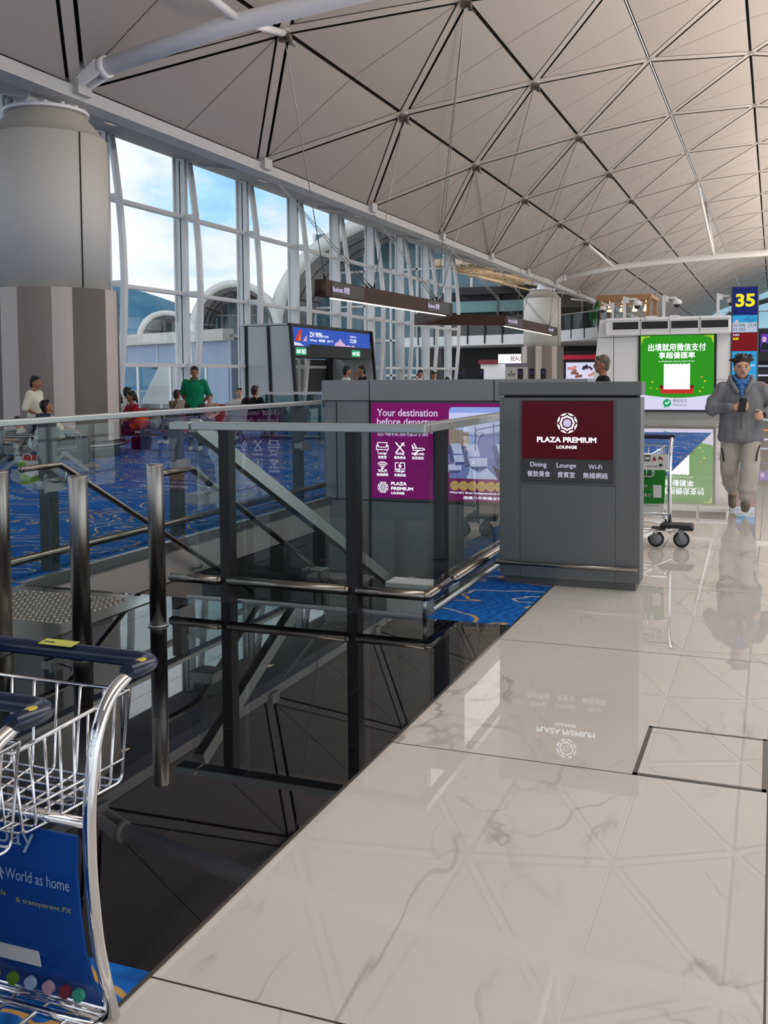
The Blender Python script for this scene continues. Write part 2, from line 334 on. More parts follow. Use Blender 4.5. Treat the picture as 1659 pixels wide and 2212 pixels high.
    def prism(s, poly, o, u, w, t, m=0):
        """polygon (2-D points in axes u, w at o) thickened by t along u x w (both sides kept)"""
        o = Vector(o); u = Vector(u).normalized(); w = Vector(w).normalized(); n = u.cross(w)
        A = [s.v(o+u*p[0]+w*p[1]) for p in poly]; B = [s.v(o+u*p[0]+w*p[1]+n*t) for p in poly]
        s._f(A[::-1], m); s._f(B, m)
        for i in range(len(poly)):
            j = (i+1) % len(poly); s._f([A[i], A[j], B[j], B[i]], m)
        return s
    def ellipsoid(s, c, r, m=0, seg=14, rot=None):
        t = bmesh.new(); bmesh.ops.create_uvsphere(t, u_segments=seg, v_segments=max(6, seg//2+2), radius=1)
        X = Matrix.Translation(Vector(c)) @ (rot.to_matrix().to_4x4() if rot else Matrix.Identity(4)) @ Matrix.Diagonal((*r, 1))
        bmesh.ops.transform(t, matrix=X, verts=t.verts)
        s.merge(t, m, True)
        return s
    def build(s, name, mats, parent=None, kind=None, keepn=False):
        me = bpy.data.meshes.new(name)
        if not keepn: bmesh.ops.recalc_face_normals(s.b, faces=s.b.faces)
        s.b.to_mesh(me); s.b.free()
        for k in (mats if isinstance(mats, (list, tuple)) else [mats]): me.materials.append(MT[k])
        o = bpy.data.objects.new(name, me); COL.objects.link(o)
        if parent: o.parent = parent
        if kind: o['kind'] = kind
        return o
def root(name, label, cat, group=None):
    o = bpy.data.objects.new(name, None); COL.objects.link(o); o.empty_display_size = .2
    return tag(o, label, cat, group)
def tag(o, label, cat, group=None, kind=None):
    o['label'] = label; o['category'] = cat
    if group: o['group'] = group
    if kind: o['kind'] = kind
    return o
def kids(o): return [c for c in bpy.data.objects if c.parent == o]
def settle(r, loc):
    """put the root at the thing's base, leaving its parts where they stand"""
    loc = Vector(loc); r.location = loc; seen = set()
    def go(o):
        for c in kids(o):
            if c.type == 'MESH' and c.data.name not in seen:
                seen.add(c.data.name); c.data.transform(Matrix.Translation(-loc))
            go(c)
    go(r)
    return r
def dup(o, loc=None, rz=None, label=None, parent=None, sc=None, group=None):
    c = o.copy(); COL.objects.link(c); c.parent = parent
    if loc is not None: c.location = loc
    if rz is not None: c.rotation_euler = (0, 0, rz)
    if sc is not None: c.scale = (sc, sc, sc)
    if label: c['label'] = label
    if group: c['group'] = group
    for k in kids(o):
        d = k.copy(); COL.objects.link(d); d.parent = c
        for g in kids(k):
            h = g.copy(); COL.objects.link(h); h.parent = d
    return c
def text(body, o, ux, uz, width=None, height=None, m='lit_white', parent=None, name='lettering', bold=0, align='LEFT', ext=.001, spacing=1):
    """lettering lying in the plane (ux, uz) at o; height = capital height scale, width = fitted length"""
    c = bpy.data.curves.new(name, 'FONT'); c.body = body; c.size = 1; c.extrude = 0
    c.space_character = spacing; c.resolution_u = 3
    if bold: c.bevel_depth = bold; c.bevel_resolution = 0
    t = bpy.data.objects.new('tmp_text', c); COL.objects.link(t)
    bpy.context.view_layer.update()
    me = bpy.data.meshes.new_from_object(t.evaluated_get(bpy.context.evaluated_depsgraph_get()))
    bpy.data.objects.remove(t); bpy.data.curves.remove(c)
    xs = [v.co.x for v in me.vertices]; ys = [v.co.y for v in me.vertices]
    x0, x1, y0, y1 = min(xs), max(xs), min(ys), max(ys)
    sy = height/(y1-y0) if height else width/(x1-x0)
    sx = width/(x1-x0) if width else sy
    off = {'LEFT': 0, 'CENTER': -.5, 'RIGHT': -1}[align]*(x1-x0)*sx
    o = Vector(o); ux = Vector(ux).normalized(); uz = Vector(uz).normalized(); n = ux.cross(uz)
    sn = min(sx, sy)
    for v in me.vertices:
        p = v.co.copy(); v.co = o+ux*((p.x-x0)*sx+off)+uz*((p.y-y0)*sy)+n*(p.z*sn*.3+ext)
    for p in me.polygons: p.use_smooth = False
    me.name = name
    me.materials.clear(); me.materials.append(MT[m])
    ob = bpy.data.objects.new(name, me); COL.objects.link(ob)
    if parent: ob.parent = parent
    return ob
# ================================================================== SETTING: floor, void, roof, glass front
VX0, VX1, VY0, VY1 = -5.1, -2.0, 5.85, 11.26
f = MB()
def slab(x0, x1, y0, y1, m): f.box(x0, x1, y0, y1, -.3, 0, m)
slab(-1.44, 26, -22, 150, 0); slab(-60, -1.44, 26.4, 150, 0)
slab(-16.4, -5.1, -22, 5.8, 1); slab(-16.4, -5.26, 5.8, 11.26, 1); f.box(-5.26, -5.1, 5.8, 11.26, -.008, 0, 1); slab(-16.4, -5.1, 11.26, 26.4, 1); slab(-5.1, -1.44, -22, 2.07, 1); slab(-2.0, -1.44, 5.8, 11.26, 1); slab(-5.1, -1.44, 11.5, 26.4, 1)
slab(-5.1, -2.0, 2.07, 5.8, 2); slab(-2.0, -1.44, 2.07, 5.8, 2); slab(-3.72, -2.0, 5.8, 5.85, 2)
f.build('floor', ['marble', 'carpet', 'granite'], kind='structure')
t = MB(); t.box(-1.446, -1.434, -22, 26.4, -.02, .003); t.build('trim_1', 'steel_dark', kind='structure')
t = MB(); t.box(-5.13, -5.07, 5.8, 11.26, -.06, .012); t.box(-3.72, -2.0, 5.82, 5.86, -.05, .01); t.box(-2.03, -1.97, 5.85, 11.26, -.05, .012); t.build('trim_2', 'steel_satin', kind='structure')
# sides of the stair opening
w = MB()
w.box(-5.25, -5.1, 5.8, 11.26, -.36, -.01, 1); w.box(-5.3, -5.12, 5.8, 8.3, -4.4, -.36, 2); w.box(-5.3, -5.12, 8.3, 14, -4.4, -.36, 0)  # lower wall paler where daylight reaches, dark beyond: painted into the colours
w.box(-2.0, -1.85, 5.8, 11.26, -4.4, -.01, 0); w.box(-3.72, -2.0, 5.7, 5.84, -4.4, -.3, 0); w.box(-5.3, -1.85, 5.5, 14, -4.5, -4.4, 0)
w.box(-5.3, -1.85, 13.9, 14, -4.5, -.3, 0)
w.build('wall_void', ['void_wall_shaded', 'grey_wall', 'void_wall_daylit'], kind='structure')
# stair flight
st = root('stair_flight', 'dark stair flight descending below the floor between two handrails', 'stairs'); st['kind'] = 'thing'
b = MB(); k = 0
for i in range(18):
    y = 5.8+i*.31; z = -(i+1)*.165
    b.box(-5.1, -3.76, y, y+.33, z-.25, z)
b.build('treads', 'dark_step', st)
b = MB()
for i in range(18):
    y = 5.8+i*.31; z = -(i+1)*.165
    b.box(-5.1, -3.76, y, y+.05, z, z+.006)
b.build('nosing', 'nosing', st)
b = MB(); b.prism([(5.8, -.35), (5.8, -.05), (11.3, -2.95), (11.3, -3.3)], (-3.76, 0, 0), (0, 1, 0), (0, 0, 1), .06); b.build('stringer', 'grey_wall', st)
settle(st, (-4.4, 5.8, 0))
bx = MB(); bx.bbox(-3.6, -3.0, 9.3, 9.5, -4.39, -.62, .01); bx.bbox(-3.6, -2.9, 9.26, 9.54, -.62, -.56, .01)
tag(bx.build('parapet', 'white_paint'), 'pale low parapet down inside the stair opening below the sloping rail', 'parapet')
# roof shell
RX = [-12.2, -9.7, -6.82, -3.88, -.9, 2.1, 5.1]; RX += [10.2-x for x in RX[-2::-1]]
RZ = [6.92, 8.75, 10.25, 11.6, 12.5, 13.05, 13.25]; RZ += RZ[-2::-1]
def node(r, n): return Vector((RX[r], 15.7+7.28*(n+(r % 2)*.5), RZ[r]))
NA, NB = -5, 18
roof = MB(); back = MB(); ribs = MB()
def panel(P, insets):
    """inset triangle P by a distance per edge (edge i runs from P[i] to P[i+1])"""
    n = (P[1]-P[0]).cross(P[2]-P[0]).normalized(); L = []
    for i in range(3):
        d = (P[(i+1) % 3]-P[i]).normalized(); L.append((P[i]+n.cross(d)*insets[i], d))
    out = []
    for i in range(3):
        (p, d), (q, e_) = L[i-1], L[i]
        m_ = e_.cross(n); t_ = (q-p).dot(m_)/d.dot(m_); out.append(p+d*t_)
    return out, n
def tri(A, B, C):
    """A-B is the row edge, C the opposite node"""
    n = (B-A).cross(C-A).normalized()
    if n.z < 0: A, B = B, A; n = -n
    Mid = (A+B)/2
    for P, ins in (((A, Mid, C), (.045, .016, .19)), ((Mid, B, C), (.045, .19, .016))):
        q, _ = panel(list(P), ins)
        lo = [roof.v(p) for p in q]; hi = [roof.v(p+n*.014) for p in q]
        roof._f(lo[::-1], 0); roof._f(hi, 0)
        for i in range(3): roof._f([lo[i], lo[(i+1) % 3], hi[(i+1) % 3], hi[i]], 0)
    v = [back.v(p+n*.16) for p in (A, B, C)]; back._f(v, 0)
    v2 = [back.v(p+n*.4) for p in (A, B, C)]; back._f(v2[::-1], 0)
def rib(a, c):
    n = Vector((a.z-c.z, 0, c.x-a.x)).normalized(); n = n if n.z > 0 else -n
    ribs.beam(a+n*.022, c+n*.022, .23, .02, up=n)
for r in range(12):
    for n in range(NA, NB):
        if r % 2 == 0:
            tri(node(r, n), node(r, n+1), node(r+1, n)); tri(node(r+1, n), node(r+1, n+1), node(r, n+1))
            rib(node(r, n), node(r+1, n)); rib(node(r, n+1), node(r+1, n))
        else:
            tri(node(r, n), node(r, n+1), node(r+1, n+1)); tri(node(r+1, n), node(r+1, n+1), node(r, n))
            rib(node(r, n), node(r+1, n)); rib(node(r, n), node(r+1, n+1))
for r in range(1, 12):
    for n in range(NA, NB+1):
        p = node(r, n); ribs.lathe([(.13, -.03), (.13, .05)], p, 12, sm=False)
roof.build('ceiling', 'roof_panel', kind='structure', keepn=True)
back.build('ceiling_backing', 'dark_gap', kind='structure', keepn=True)
ribs.build('trim_3', 'rib', kind='structure')
Y0, Y1 = node(0, NA).y, node(0, NB).y
e = MB(); e.box(-12.55, -12.12, Y0, Y1, 6.66, 6.9)
for n in range(NA, 12):
    y = node(0, n).y; e.beam((-12.3, y, 6.72), (-13.9, y-.2, 6.98), .16, .1); e.box(-12.4, -12.0, y-.2, y+.2, 6.74, 7.0)
e.build('trim_4', 'edge_beam', kind='structure')
e = MB(); P = [(-12.5, 6.86), (-16.35, 7.85), (-16.35, 8.3), (-12.3, 7.3)]; e.prism(P, (0, Y0, 0), (1, 0, 0), (0, 0, 1), -(55-Y0)); e.build('ceiling_soffit', 'soffit', kind='structure')
proto = None
for i, y in enumerate([node(0, n).y+3.64 for n in range(-1, 5)]):
    z = 6.86+1.6*.2545
    if proto is None:
        proto = root('soffit_downlight', 'x', 'ceiling light', 'soffit downlights')
        b = MB(); b.lathe([(.16, 0), (.16, -.03), (.12, -.03), (.12, 0)], (0, 0, 0), 20); b.build('trim_ring', 'white_steel', proto)
        b = MB(); b.lathe([(0, -.012), (.12, -.012), (.12, 0), (0, 0)], (0, 0, 0), 20); b.build('lens', 'lamp_warm', proto)
        o = proto
    else: o = dup(proto)
    o.location = (-14.1, y, z-.0); o.rotation_euler = (0, .25, 0); o['label'] = 'small warm recessed downlight in the grey soffit above the glass front'

# glass front: one window per bay; every mullion is a thing with its post, bow tube and stubs
WX = -16.0; MY = [25.2+3.64*k for k in range(-8, 8)]
TZ = (1.83, 3.9, 6.1)
for i in range(len(MY)-1):
    b = MB()
    zs = [.3]+list(TZ)+[7.75]
    for a, c in zip(zs, zs[1:]): b.box(WX-.02, WX+.02, MY[i]+.08, MY[i+1]-.08, a+.05, c-.05, 0)
    for z in TZ: b.box(WX-.1, WX+.12, MY[i]+.08, MY[i+1]-.08, z-.05, z+.05, 1)
    b.box(WX-.1, WX+.12, MY[i]+.08, MY[i+1]-.08, 0, .3, 1)
    b.build('window_%d' % (i+1), ['clear_pane', 'white_steel'], kind='structure')
pm = root('bow_mullion', 'white steel mullion with a curved bow tube on the tall glass front', 'mullion', 'mullions of the tall glass front')
b = MB(); b.box(-.16, .16, -.08, .08, 0, 7.8); b.box(-.2, -.16, -.14, .14, 0, 7.8); b.build('post', 'white_steel', pm)
bow = [(.24, .1), (.36, 1.0), (.46, 1.9), (.55, 3.0), (.58, 4.0), (.55, 5.1), (.47, 6.1), (.36, 7.0), (.27, 7.62)]
b = MB(); b.tube([(x, 0, z) for x, z in bow], .095, 12); b.build('bow_tube', 'white_steel', pm)
for z, x in zip(TZ, (.46, .58, .47)):
    b = MB(); b.box(.1, x, -.05, .05, z-.07, z+.07); b.build('stub', 'white_steel', pm)
for i, y in enumerate(MY):
    o = pm if i == 0 else dup(pm)
    o.location = (WX, y, 0)
# far end of the hall
w = MB(); w.box(-60, -12, 149.6, 150, 0, 12); w.box(22, 40, 149.6, 150, 0, 12); w.build('wall_far', 'grey_wall', kind='structure')
b = MB(); b.box(-12, 22, 149.8, 149.85, 0, 13.2, 0)
for x in range(-12, 23, 3): b.box(x-.08, x+.08, 149.6, 149.8, 0, 13.2, 1)
for z in (2.5, 5, 7.5, 10): b.box(-12, 22, 149.6, 149.8, z-.08, z+.08, 1)
b.build('window_16', ['far_glass', 'white_steel'], kind='structure')
b = MB()
for i in range(35):
    y = -21.9+i*3.64; b.box(25.9, 26.2, y-.1, y+.1, 0, 7.8, 1); b.box(26.0, 26.04, y+.1, y+3.54, .3, 7.8, 0)
for z in (.15, 1.83, 3.9, 6.1, 7.75): b.box(25.9, 26.15, -22, 102, z-.08, z+.08, 1)
b.build('window_17', ['clear_pane', 'white_steel'], kind='structure')  # unseen right front, framed to go with the area light outside it
b = MB()
for i in range(13):
    x = -16+i*3.4; b.box(x-.1, x+.1, -13.2, -12.9, 0, 8, 1); b.box(x+.1, x+3.3, -13.04, -13.0, .3, 8, 0)
for z in (.15, 1.83, 3.9, 6.1, 7.95): b.box(-16, 25, -13.15, -12.9, z-.08, z+.08, 1)
b.build('window_18', ['clear_pane', 'white_steel'], kind='structure')  # unseen back front, added to go with the area light behind it
b = MB(); arc = [(x, 12.9-.0225*(x-5.1)**2) for x in [-12.2+i*34.6/20 for i in range(21)]]
b.tube([(x, 149, z-.6) for x, z in arc], .35, 8); b.build('trim_5', 'anodised_dark', kind='structure')

# columns
def column(label, loc):
    r_ = root('column', label, 'column'); r_['kind'] = 'thing'
    b = MB(); b.lathe([(1.1, 3.1), (1.1, 5.98)], seg=64); b.build('shaft', 'column_white', r_)
    s_ = MB()
    for a in (-.35, 2.4): s_.box(1.1*math.cos(a)-.012, 1.1*math.cos(a)+.012, 1.1*math.sin(a)-.012, 1.1*math.sin(a)+.012, 3.15, 5.98)
    s_.build('seam', 'groove', r_)
    b = MB(); b.lathe([(1.1, 5.98), (.72, 6.42), (.72, 6.46), (0, 6.46)], seg=64); b.build('cap', 'column_cap', r_)
    b = MB(); b.lathe([(.78, 6.46), (.78, 6.52), (0, 6.52)], seg=48)
    for k in range(14): b.lathe([(.035, 6.52), (.035, 6.58), (0, 6.58)], (.68*math.cos(k*pi/7), .68*math.sin(k*pi/7), 0), 8)
    for k in range(3):
        a = 2*pi*k/3+.4; c, s2 = math.cos(a), math.sin(a)
        b.prism([(.08, 6.5), (.6, 6.5), (.24, 6.95), (.08, 6.95)], (0, 0, 0), (c, s2, 0), (0, 0, 1), .07)
    b.lathe([(.2, 6.5), (.16, 7.0), (0, 7.0)], seg=20); b.beam((0, 0, 6.98), (.8, 0, 6.98), .3, .16)
    b.build('bearing', 'white_steel', r_)
    wid = [5, 3, 6, 4, 5, 3, 6, 2, 4, 5, 3, 6, 4, 5, 3]; cols = [2, 0, 1, 0, 1, 0, 2, 0, 1, 0, 1, 2, 0, 1, 0]; seq = []
    for a, c in zip(wid, cols): seq += [c]*a
    b = MB(); b.lathe([(1.24, .32), (1.24, 3.14), (1.12, 3.14)], seg=64, mf=lambda k, i: seq[(k+22) % 64], m=0, sm=False); b.build('cladding', ['clad_light', 'clad_dark', 'clad_mid'], r_)
    b = MB(); b.lathe([(1.2, 0), (1.2, .32)], seg=64); b.build('base', 'clad_base', r_)
    b = MB(); b.tube([(1.36*math.cos(k*pi/24), 1.36*math.sin(k*pi/24), .24) for k in range(48)], .03, 8, closed=True)
    for k in range(6): b.beam((1.2*math.cos(k*pi/3), 1.2*math.sin(k*pi/3), .24), (1.36*math.cos(k*pi/3), 1.36*math.sin(k*pi/3), .24), .03, .03)
    b.build('bumper_rail', 'steel', r_)
    r_.location = loc
    return r_
column('huge round column with white shaft and striped metal cladding beside the seats', (-12.9, 15.7, 0))
column('distant white round column with striped cladding in front of the upper deck', (-12.9, 59.38, 0))
def tie(label, y):
    r_ = root('tie_strut', label, 'roof strut')
    pts = [(-11.55, y, 7.2), (-9, y, 7.62), (-6, y, 7.86), (-3, y, 8.0), (1, y, 8.1), (9.2, y, 8.1), (13, y, 8.0), (21, y, 7.2)]
    b = MB(); b.tube(pts, .165, 16); b.lathe([(.2, -.06), (.2, .06)], pts[0], 20, axis=(1, 0, .14)); b.build('tube', 'white_steel', r_)
    b = MB()
    for s_ in (-.17, .1): b.prism([(-.75, -.2), (-.6, -.26), (-.35, -.24), (0, -.13), (0, .13), (-.35, .24), (-.6, .26), (-.75, .2), (-.82, 0)], (-11.6, y+s_+.07, 7.18), (1, 0, .12), (-.12, 0, 1), .07)
    b.tube([(-12.15, y-.24, 7.12), (-12.15, y+.24, 7.12)], .1, 14, 1); b.prism([(-.5, -.3), (.3, -.1), (.3, .15), (-.5, .2)], (-12.3, y+.03, 7.1), (1, 0, 0), (0, 0, 1), .06)
    b.build('pin_bracket', ['white_steel', 'dark_gap'], r_)
    for (x, z, rr) in ((-8.7, 7.65, 1), (-3.2, 7.98, 3)):
        for d in (-1, 1):
            b = MB(); b.tube([(x, y, z), (RX[rr], y+3.64*d, RZ[rr]-.05)], .075, 10); b.build('branch', 'white_steel', r_)
    return settle(r_, (-12.2, y, 6.9))
tie('thick white roof strut pinned above the huge near column', 15.7)
tie('white roof strut pinned above the distant column', 59.38)
# ================================================================== OUTSIDE THE GLASS
X_, Y_, Z_ = Vector((1, 0, 0)), Vector((0, 1, 0)), Vector((0, 0, 1))
b = MB(); b.box(-900, -17, -200, 500, -6.3, -6); b.build('ground', 'tarmac', kind='structure')
import mathutils.noise as mn
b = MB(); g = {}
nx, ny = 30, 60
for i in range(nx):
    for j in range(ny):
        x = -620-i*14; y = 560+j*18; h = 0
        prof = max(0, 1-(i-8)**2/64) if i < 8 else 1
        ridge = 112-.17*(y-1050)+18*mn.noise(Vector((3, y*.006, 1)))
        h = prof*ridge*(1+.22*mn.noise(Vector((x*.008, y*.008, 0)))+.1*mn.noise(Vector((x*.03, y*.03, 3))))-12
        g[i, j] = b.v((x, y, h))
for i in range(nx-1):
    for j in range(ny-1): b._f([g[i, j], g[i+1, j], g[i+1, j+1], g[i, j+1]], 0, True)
b.build('hills', 'hill_hazed', kind='structure')  # distance haze is mixed into the base colour
# annex building beyond the glass
an = root('annex_building', 'pale low annex with concrete roof edge and blue-grey panels outside the glass', 'building')
A = Vector((-27.7, 37.3, 0)); Bp = Vector((-19.1, 33.2, 0)); u = (A-Bp).normalized(); A2 = Bp+u*30; nrm = Vector((u.y, -u.x, 0))
if nrm.dot(Vector((1, -1, 0))) < 0: nrm = -nrm
dpt = -nrm*8
def wallbox(mb, p, q, z0, z1, th, m=0, off=0):
    d = (q-p).normalized(); n_ = Vector((d.y, -d.x, 0))
    if n_.dot(nrm) < 0: n_ = -n_
    mb.beam((p+q)/2*0+p+n_*off+Vector((0, 0, (z0+z1)/2)), q+n_*off+Vector((0, 0, (z0+z1)/2)), th, z1-z0, m=m)
m1 = MB(); wallbox(m1, A2, Bp, 2.86, 3.3, .5, 0, .05); m1.prism([(0, 0), (30, 0), (30, 8), (0, 8)], Bp+Vector((0, 0, 3.1)), u, -nrm, .12, 0); m1.build('roof_edge', 'fascia', an)
m1 = MB(); wallbox(m1, A2, Bp-u*-.02, 1.95, 2.86, .2, 0, -.1); wallbox(m1, Bp+u*.0, Bp+u*1.6, -6, 1.95, .2, 0, -.1)
m1.beam(Bp+Vector((0, 0, -1.5)), Bp-nrm*8+Vector((0, 0, -1.5)), .2, 8.7, m=0); m1.build('wall_panel', 'wall_blue', an)
m1 = MB(); wallbox(m1, Bp+u*1.6, A2, -1, 1.95, .06, 0, -.1); m1.build('window_glass', 'clear_pane', an)
m1 = MB()
for k in range(7): p = Bp+u*(1.6+k*2.6); m1.box(p.x-.05, p.x+.05, p.y-.05, p.y+.05, -1, 1.95)
for k in range(0, 9): p = Bp+u*(k*2.6)+nrm*.01; m1.box(p.x-.02, p.x+.02, p.y-.02, p.y+.02, 1.95, 2.86)
m1.build('window_frame', 'white_steel', an)
m1 = MB(); wallbox(m1, Bp+u*.2, A2, -6, -1, .2, 0, -.1); m1.build('plinth', 'concrete', an)
settle(an, (-19.1, 33.2, -6))
# parked aeroplane seen through the annex glass
pl = root('airliner', 'white airliner with a red and navy swoosh on its tail fin outside', 'airplane')
T0 = Vector((-34.7, 52.4, 1.7)); K = .62; du = Vector((.8, .6, 0)); dn_ = Vector((.6, -.8, 0))
m1 = MB(); m1.prism([(K*x, K*z) for x, z in ((-2.6, -3.4), (2.3, -3.4), (3.1, 4.3), (1.2, 4.3))], T0, du, Z_, .2); m1.build('tail_fin', 'plane_white', pl)
def crescent(cx, cz, ro, ri, dx, a0, n_, st):
    o_ = [(K*(cx+ro[0]*math.cos(a0+i*st)), K*(cz+ro[1]*math.sin(a0+i*st))) for i in range(n_)]; i_ = [(K*(cx-dx+ri[0]*math.cos(a0+i*st)), K*(cz+ri[1]*math.sin(a0+i*st))) for i in range(n_)]
    return o_+i_[::-1]
m1 = MB(); m1.prism(crescent(-.5, .3, (1.8, 2.0), (1.35, 1.6), .35, -.9, 22, .12), T0+dn_*.06, du, Z_, .05); m1.build('tail_swoosh', 'plane_red', pl)
m1 = MB(); m1.prism(crescent(-.9, -.3, (1.1, 1.0), (.9, .8), .3, -.9, 20, .14), T0+dn_*.06, du, Z_, .05); m1.build('tail_curl', 'plane_navy', pl)
m1 = MB(); m1.lathe([(0, -13), (.6, -12), (1.1, -9), (1.25, -5), (1.25, 6), (0, 6.2)], T0+Vector((0, 0, -3.2))+du*6, 20, axis=-du); m1.build('fuselage', 'plane_white', pl)
m1 = MB(); m1.prism([(0, 0), (4.5, -3), (4.9, -4.3), (3, -4), (0, -2.5)], T0+Vector((0, 0, -2.8)), dn_, du, .15); m1.build('wing', 'plane_white', pl)
settle(pl, (-34.7, 52.4, -6))
# vaulted roofs of the neighbouring wing
def vault(label, c, ax, halfw, z0, rise, length, rim, seams=True, NM=24):
    """arched shell: end face centred at c, spanning +-halfw along ax, running back along the horizontal normal"""
    r_ = root('vault_roof', label, 'building roof')
    ax = Vector(ax).normalized(); bk = Vector((-ax.y, ax.x, 0))
    if bk.dot(Vector((-1, .6, 0))) < 0: bk = -bk
    N_ = 24
    def pt(i, s_, off): 
        a = pi*i/N_; return Vector(c)+ax*(-(halfw+s_)*math.cos(a))+Vector((0, 0, z0+(rise+s_)*math.sin(a)**.8))+bk*off
    b = MB(); g = [[b.v(pt(i, s_, off)) for i in range(NM+1)] for (s_, off) in ((rim, 0), (rim, length), (0, length), (0, 0))]
    for k in range(4):
        A_, B_ = g[k], g[(k+1) % 4]
        for i in range(NM): b._f([A_[i], A_[i+1], B_[i+1], B_[i]], 0, True)
    b.build('shell', 'shell_white', r_)
    b = MB(); g = [[b.v(pt(i, s_, off)) for i in range(NM+1)] for (s_, off) in ((-.02, .6), (-.02, length), (-.25, length), (-.25, .6))]
    for k in range(4):
        A_, B_ = g[k], g[(k+1) % 4]
        for i in range(NM): b._f([A_[i], A_[i+1], B_[i+1], B_[i]], 0, True)
    b.build('soffit', 'shell_dark', r_)
    if seams:
        b = MB()
        for i in range(2, NM+1, 3): b.tube([pt(i, -.28, .4), pt(i, -.28, 7)], .05, 5)
        for off in (2.2, 4.6): b.tube([pt(i, -.28, off) for i in range(NM+1)], .05, 5)
        b.build('seam', 'dark_gap', r_)
    b = MB(); gp = [pt(i, -.3, 7.2) for i in range(NM+1)]
    lo = [Vector((p.x, p.y, -4)) for p in gp]
    for i in range(NM): b._f([b.v(lo[i]), b.v(lo[i+1]), b.v(gp[i+1]), b.v(gp[i])], 0)
    for i in range(2, NM+1, 2): b.tube([lo[i], gp[i]], .12, 6, 1)
    for z in (1, 4, 7, 10):
        if z < z0+rise-1: b.tube([Vector(c)+ax*(-halfw*.96)+Vector((0, 0, z))+bk*7.1, Vector((gp[-1].x, gp[-1].y, z)) if NM < N_ else Vector(c)+ax*(halfw*.96)+Vector((0, 0, z))+bk*7.1], .1, 6, 1)
    b.build('glass_end', ['teal_dim', 'white_steel'], r_)
    return settle(r_, (c[0], c[1], -6))
mat('teal_dim', '4a7482', .12, 0, .8)
vault('great pale arched vault roof outside, high above the boarding gate', (-20.5, 75, 0), (1, 0, 0), 18, 4.6, 10.2, 40, 1.0, NM=11)
vault('middle-sized arched vault roof outside, left of the greatest vault', (-41.5, 73, 0), (.93, .37, 0), 3.3, 4.3, 4.6, 30, .55)
vault('small pale arched roof hump beyond the annex roof', (-46.8, 71, 0), (.9, .43, 0), 2.0, 4.4, 2.2, 26, .4, False)
# glazed wing that continues the great vault's front
wg = root('wing_facade', 'teal glass wing of the terminal seen through the far bays of the glass front', 'building')
b = MB(); b.box(-38, -19, 81.4, 81.6, -6, 14); b.build('glass_wall', 'teal_dim', wg)
b = MB()
for k in range(9): b.box(-38+k*2.4-.09, -38+k*2.4+.09, 81.1, 81.4, -6, 14)
for z in (-2, 1.5, 4.5, 7.5, 10.5): b.box(-38, -19, 81.1, 81.4, z-.09, z+.09)
b.build('frame', 'white_steel', wg); settle(wg, (-28, 81, -6))
# ================================================================== BALUSTRADES, BOLLARDS, KIOSK, AD WALL
X_, Y_, Z_ = Vector((1, 0, 0)), Vector((0, 1, 0)), Vector((0, 0, 1))
# left balustrade along the carpet
r = root('glass_balustrade', 'long glass balustrade with flat grey cap along the blue carpet beside the stairs', 'balustrade')
b = MB(); b.bbox(-5.27, -5.17, 4.0, 11.3, 1.15, 1.2, .008); b.build('cap_rail', 'rail_cap', r)
for y0, y1 in ((4.05, 6.13), (6.16, 8.28), (8.31, 10.0), (10.03, 11.22)):
    b = MB(); b.box(-5.128, -5.112, y0, y1, -.3, 1.13); b.build('glass_panel', 'rail_glass', r)
for y in (6.3, 8.1, 10.7):
    b = MB(); b.box(-5.3, -5.2, y-.05, y+.05, 0, 1.15); b.build('post', 'anodised_dark', r)
    b = MB(); b.box(-5.2, -5.1, y-.2, y-.02, .66, .72); b.box(-5.11, -5.095, y-.22, y, .64, .74); b.build('clamp', 'steel_satin', r)
for y0, y1 in ((4.1, 11.2),):
    b = MB(); b.tube([(-5.15, y0, .16), (-5.15, y1, .16)], .033, 12); b.build('kick_rail', 'steel_dark', r)
settle(r, (-5.2, 7.5, 0))
# front and return balustrade round the opening
r = root('glass_balustrade', 'glass balustrade with black posts and grey cap in front of the stair opening', 'balustrade')
b = MB()
b.bbox(-3.77, -3.62, 5.73, 5.84, 1.148, 1.2, .006); b.bbox(-3.6, -1.96, 5.73, 5.84, 1.148, 1.2, .006); b.bbox(-2.06, -1.96, 5.82, 11.22, 1.148, 1.2, .006)
b.build('cap_rail', 'rail_cap', r)
for x0, x1 in ((-3.72, -3.3), (-3.27, -2.42), (-2.39, -2.0)):
    b = MB(); b.box(x0, x1, 5.868, 5.882, -.12, 1.14); b.build('glass_panel', 'rail_glass', r)
for y0, y1 in ((5.9, 6.55), (6.57, 8.3), (8.32, 11.2)):
    b = MB(); b.box(-2.007, -1.993, y0, y1, -.05, 1.14); b.build('glass_panel', 'rail_glass', r)
for x, y in ((-3.37, 5.8), (-2.46, 5.8), (-2.03, 6.25), (-2.03, 8.4)):
    b = MB(); b.box(x-.037, x+.037, y-.045, y+.045, 0, 1.15); b.build('post', 'black_post', r)
for p, q in (((-3.78, 5.75, .15), (-3.42, 5.75, .15)), ((-3.33, 5.75, .15), (-2.5, 5.75, .15)), ((-2.41, 5.75, .15), (-1.97, 5.75, .15)), ((-1.96, 5.755, .15), (-1.96, 6.19, .15)), ((-1.96, 6.31, .15), (-1.96, 8.35, .15))):
    b = MB(); b.tube([p, q], .031, 12)
    for e_ in (p, q): b.ellipsoid(e_, (.031,)*3, seg=10)
    b.build('kick_rail', 'steel_dark', r)
b = MB(); b.tube([(-1.985, 5.78, 0), (-1.985, 5.78, .15)], .014, 8); b.build('rail_support', 'steel_satin', r)
b = MB(); b.tube([(-1.975, 5.9, .03), (-1.975, 11.2, .03)], .018, 8); b.build('glass_channel', 'steel_satin', r)
settle(r, (-2.8, 5.8, 0))
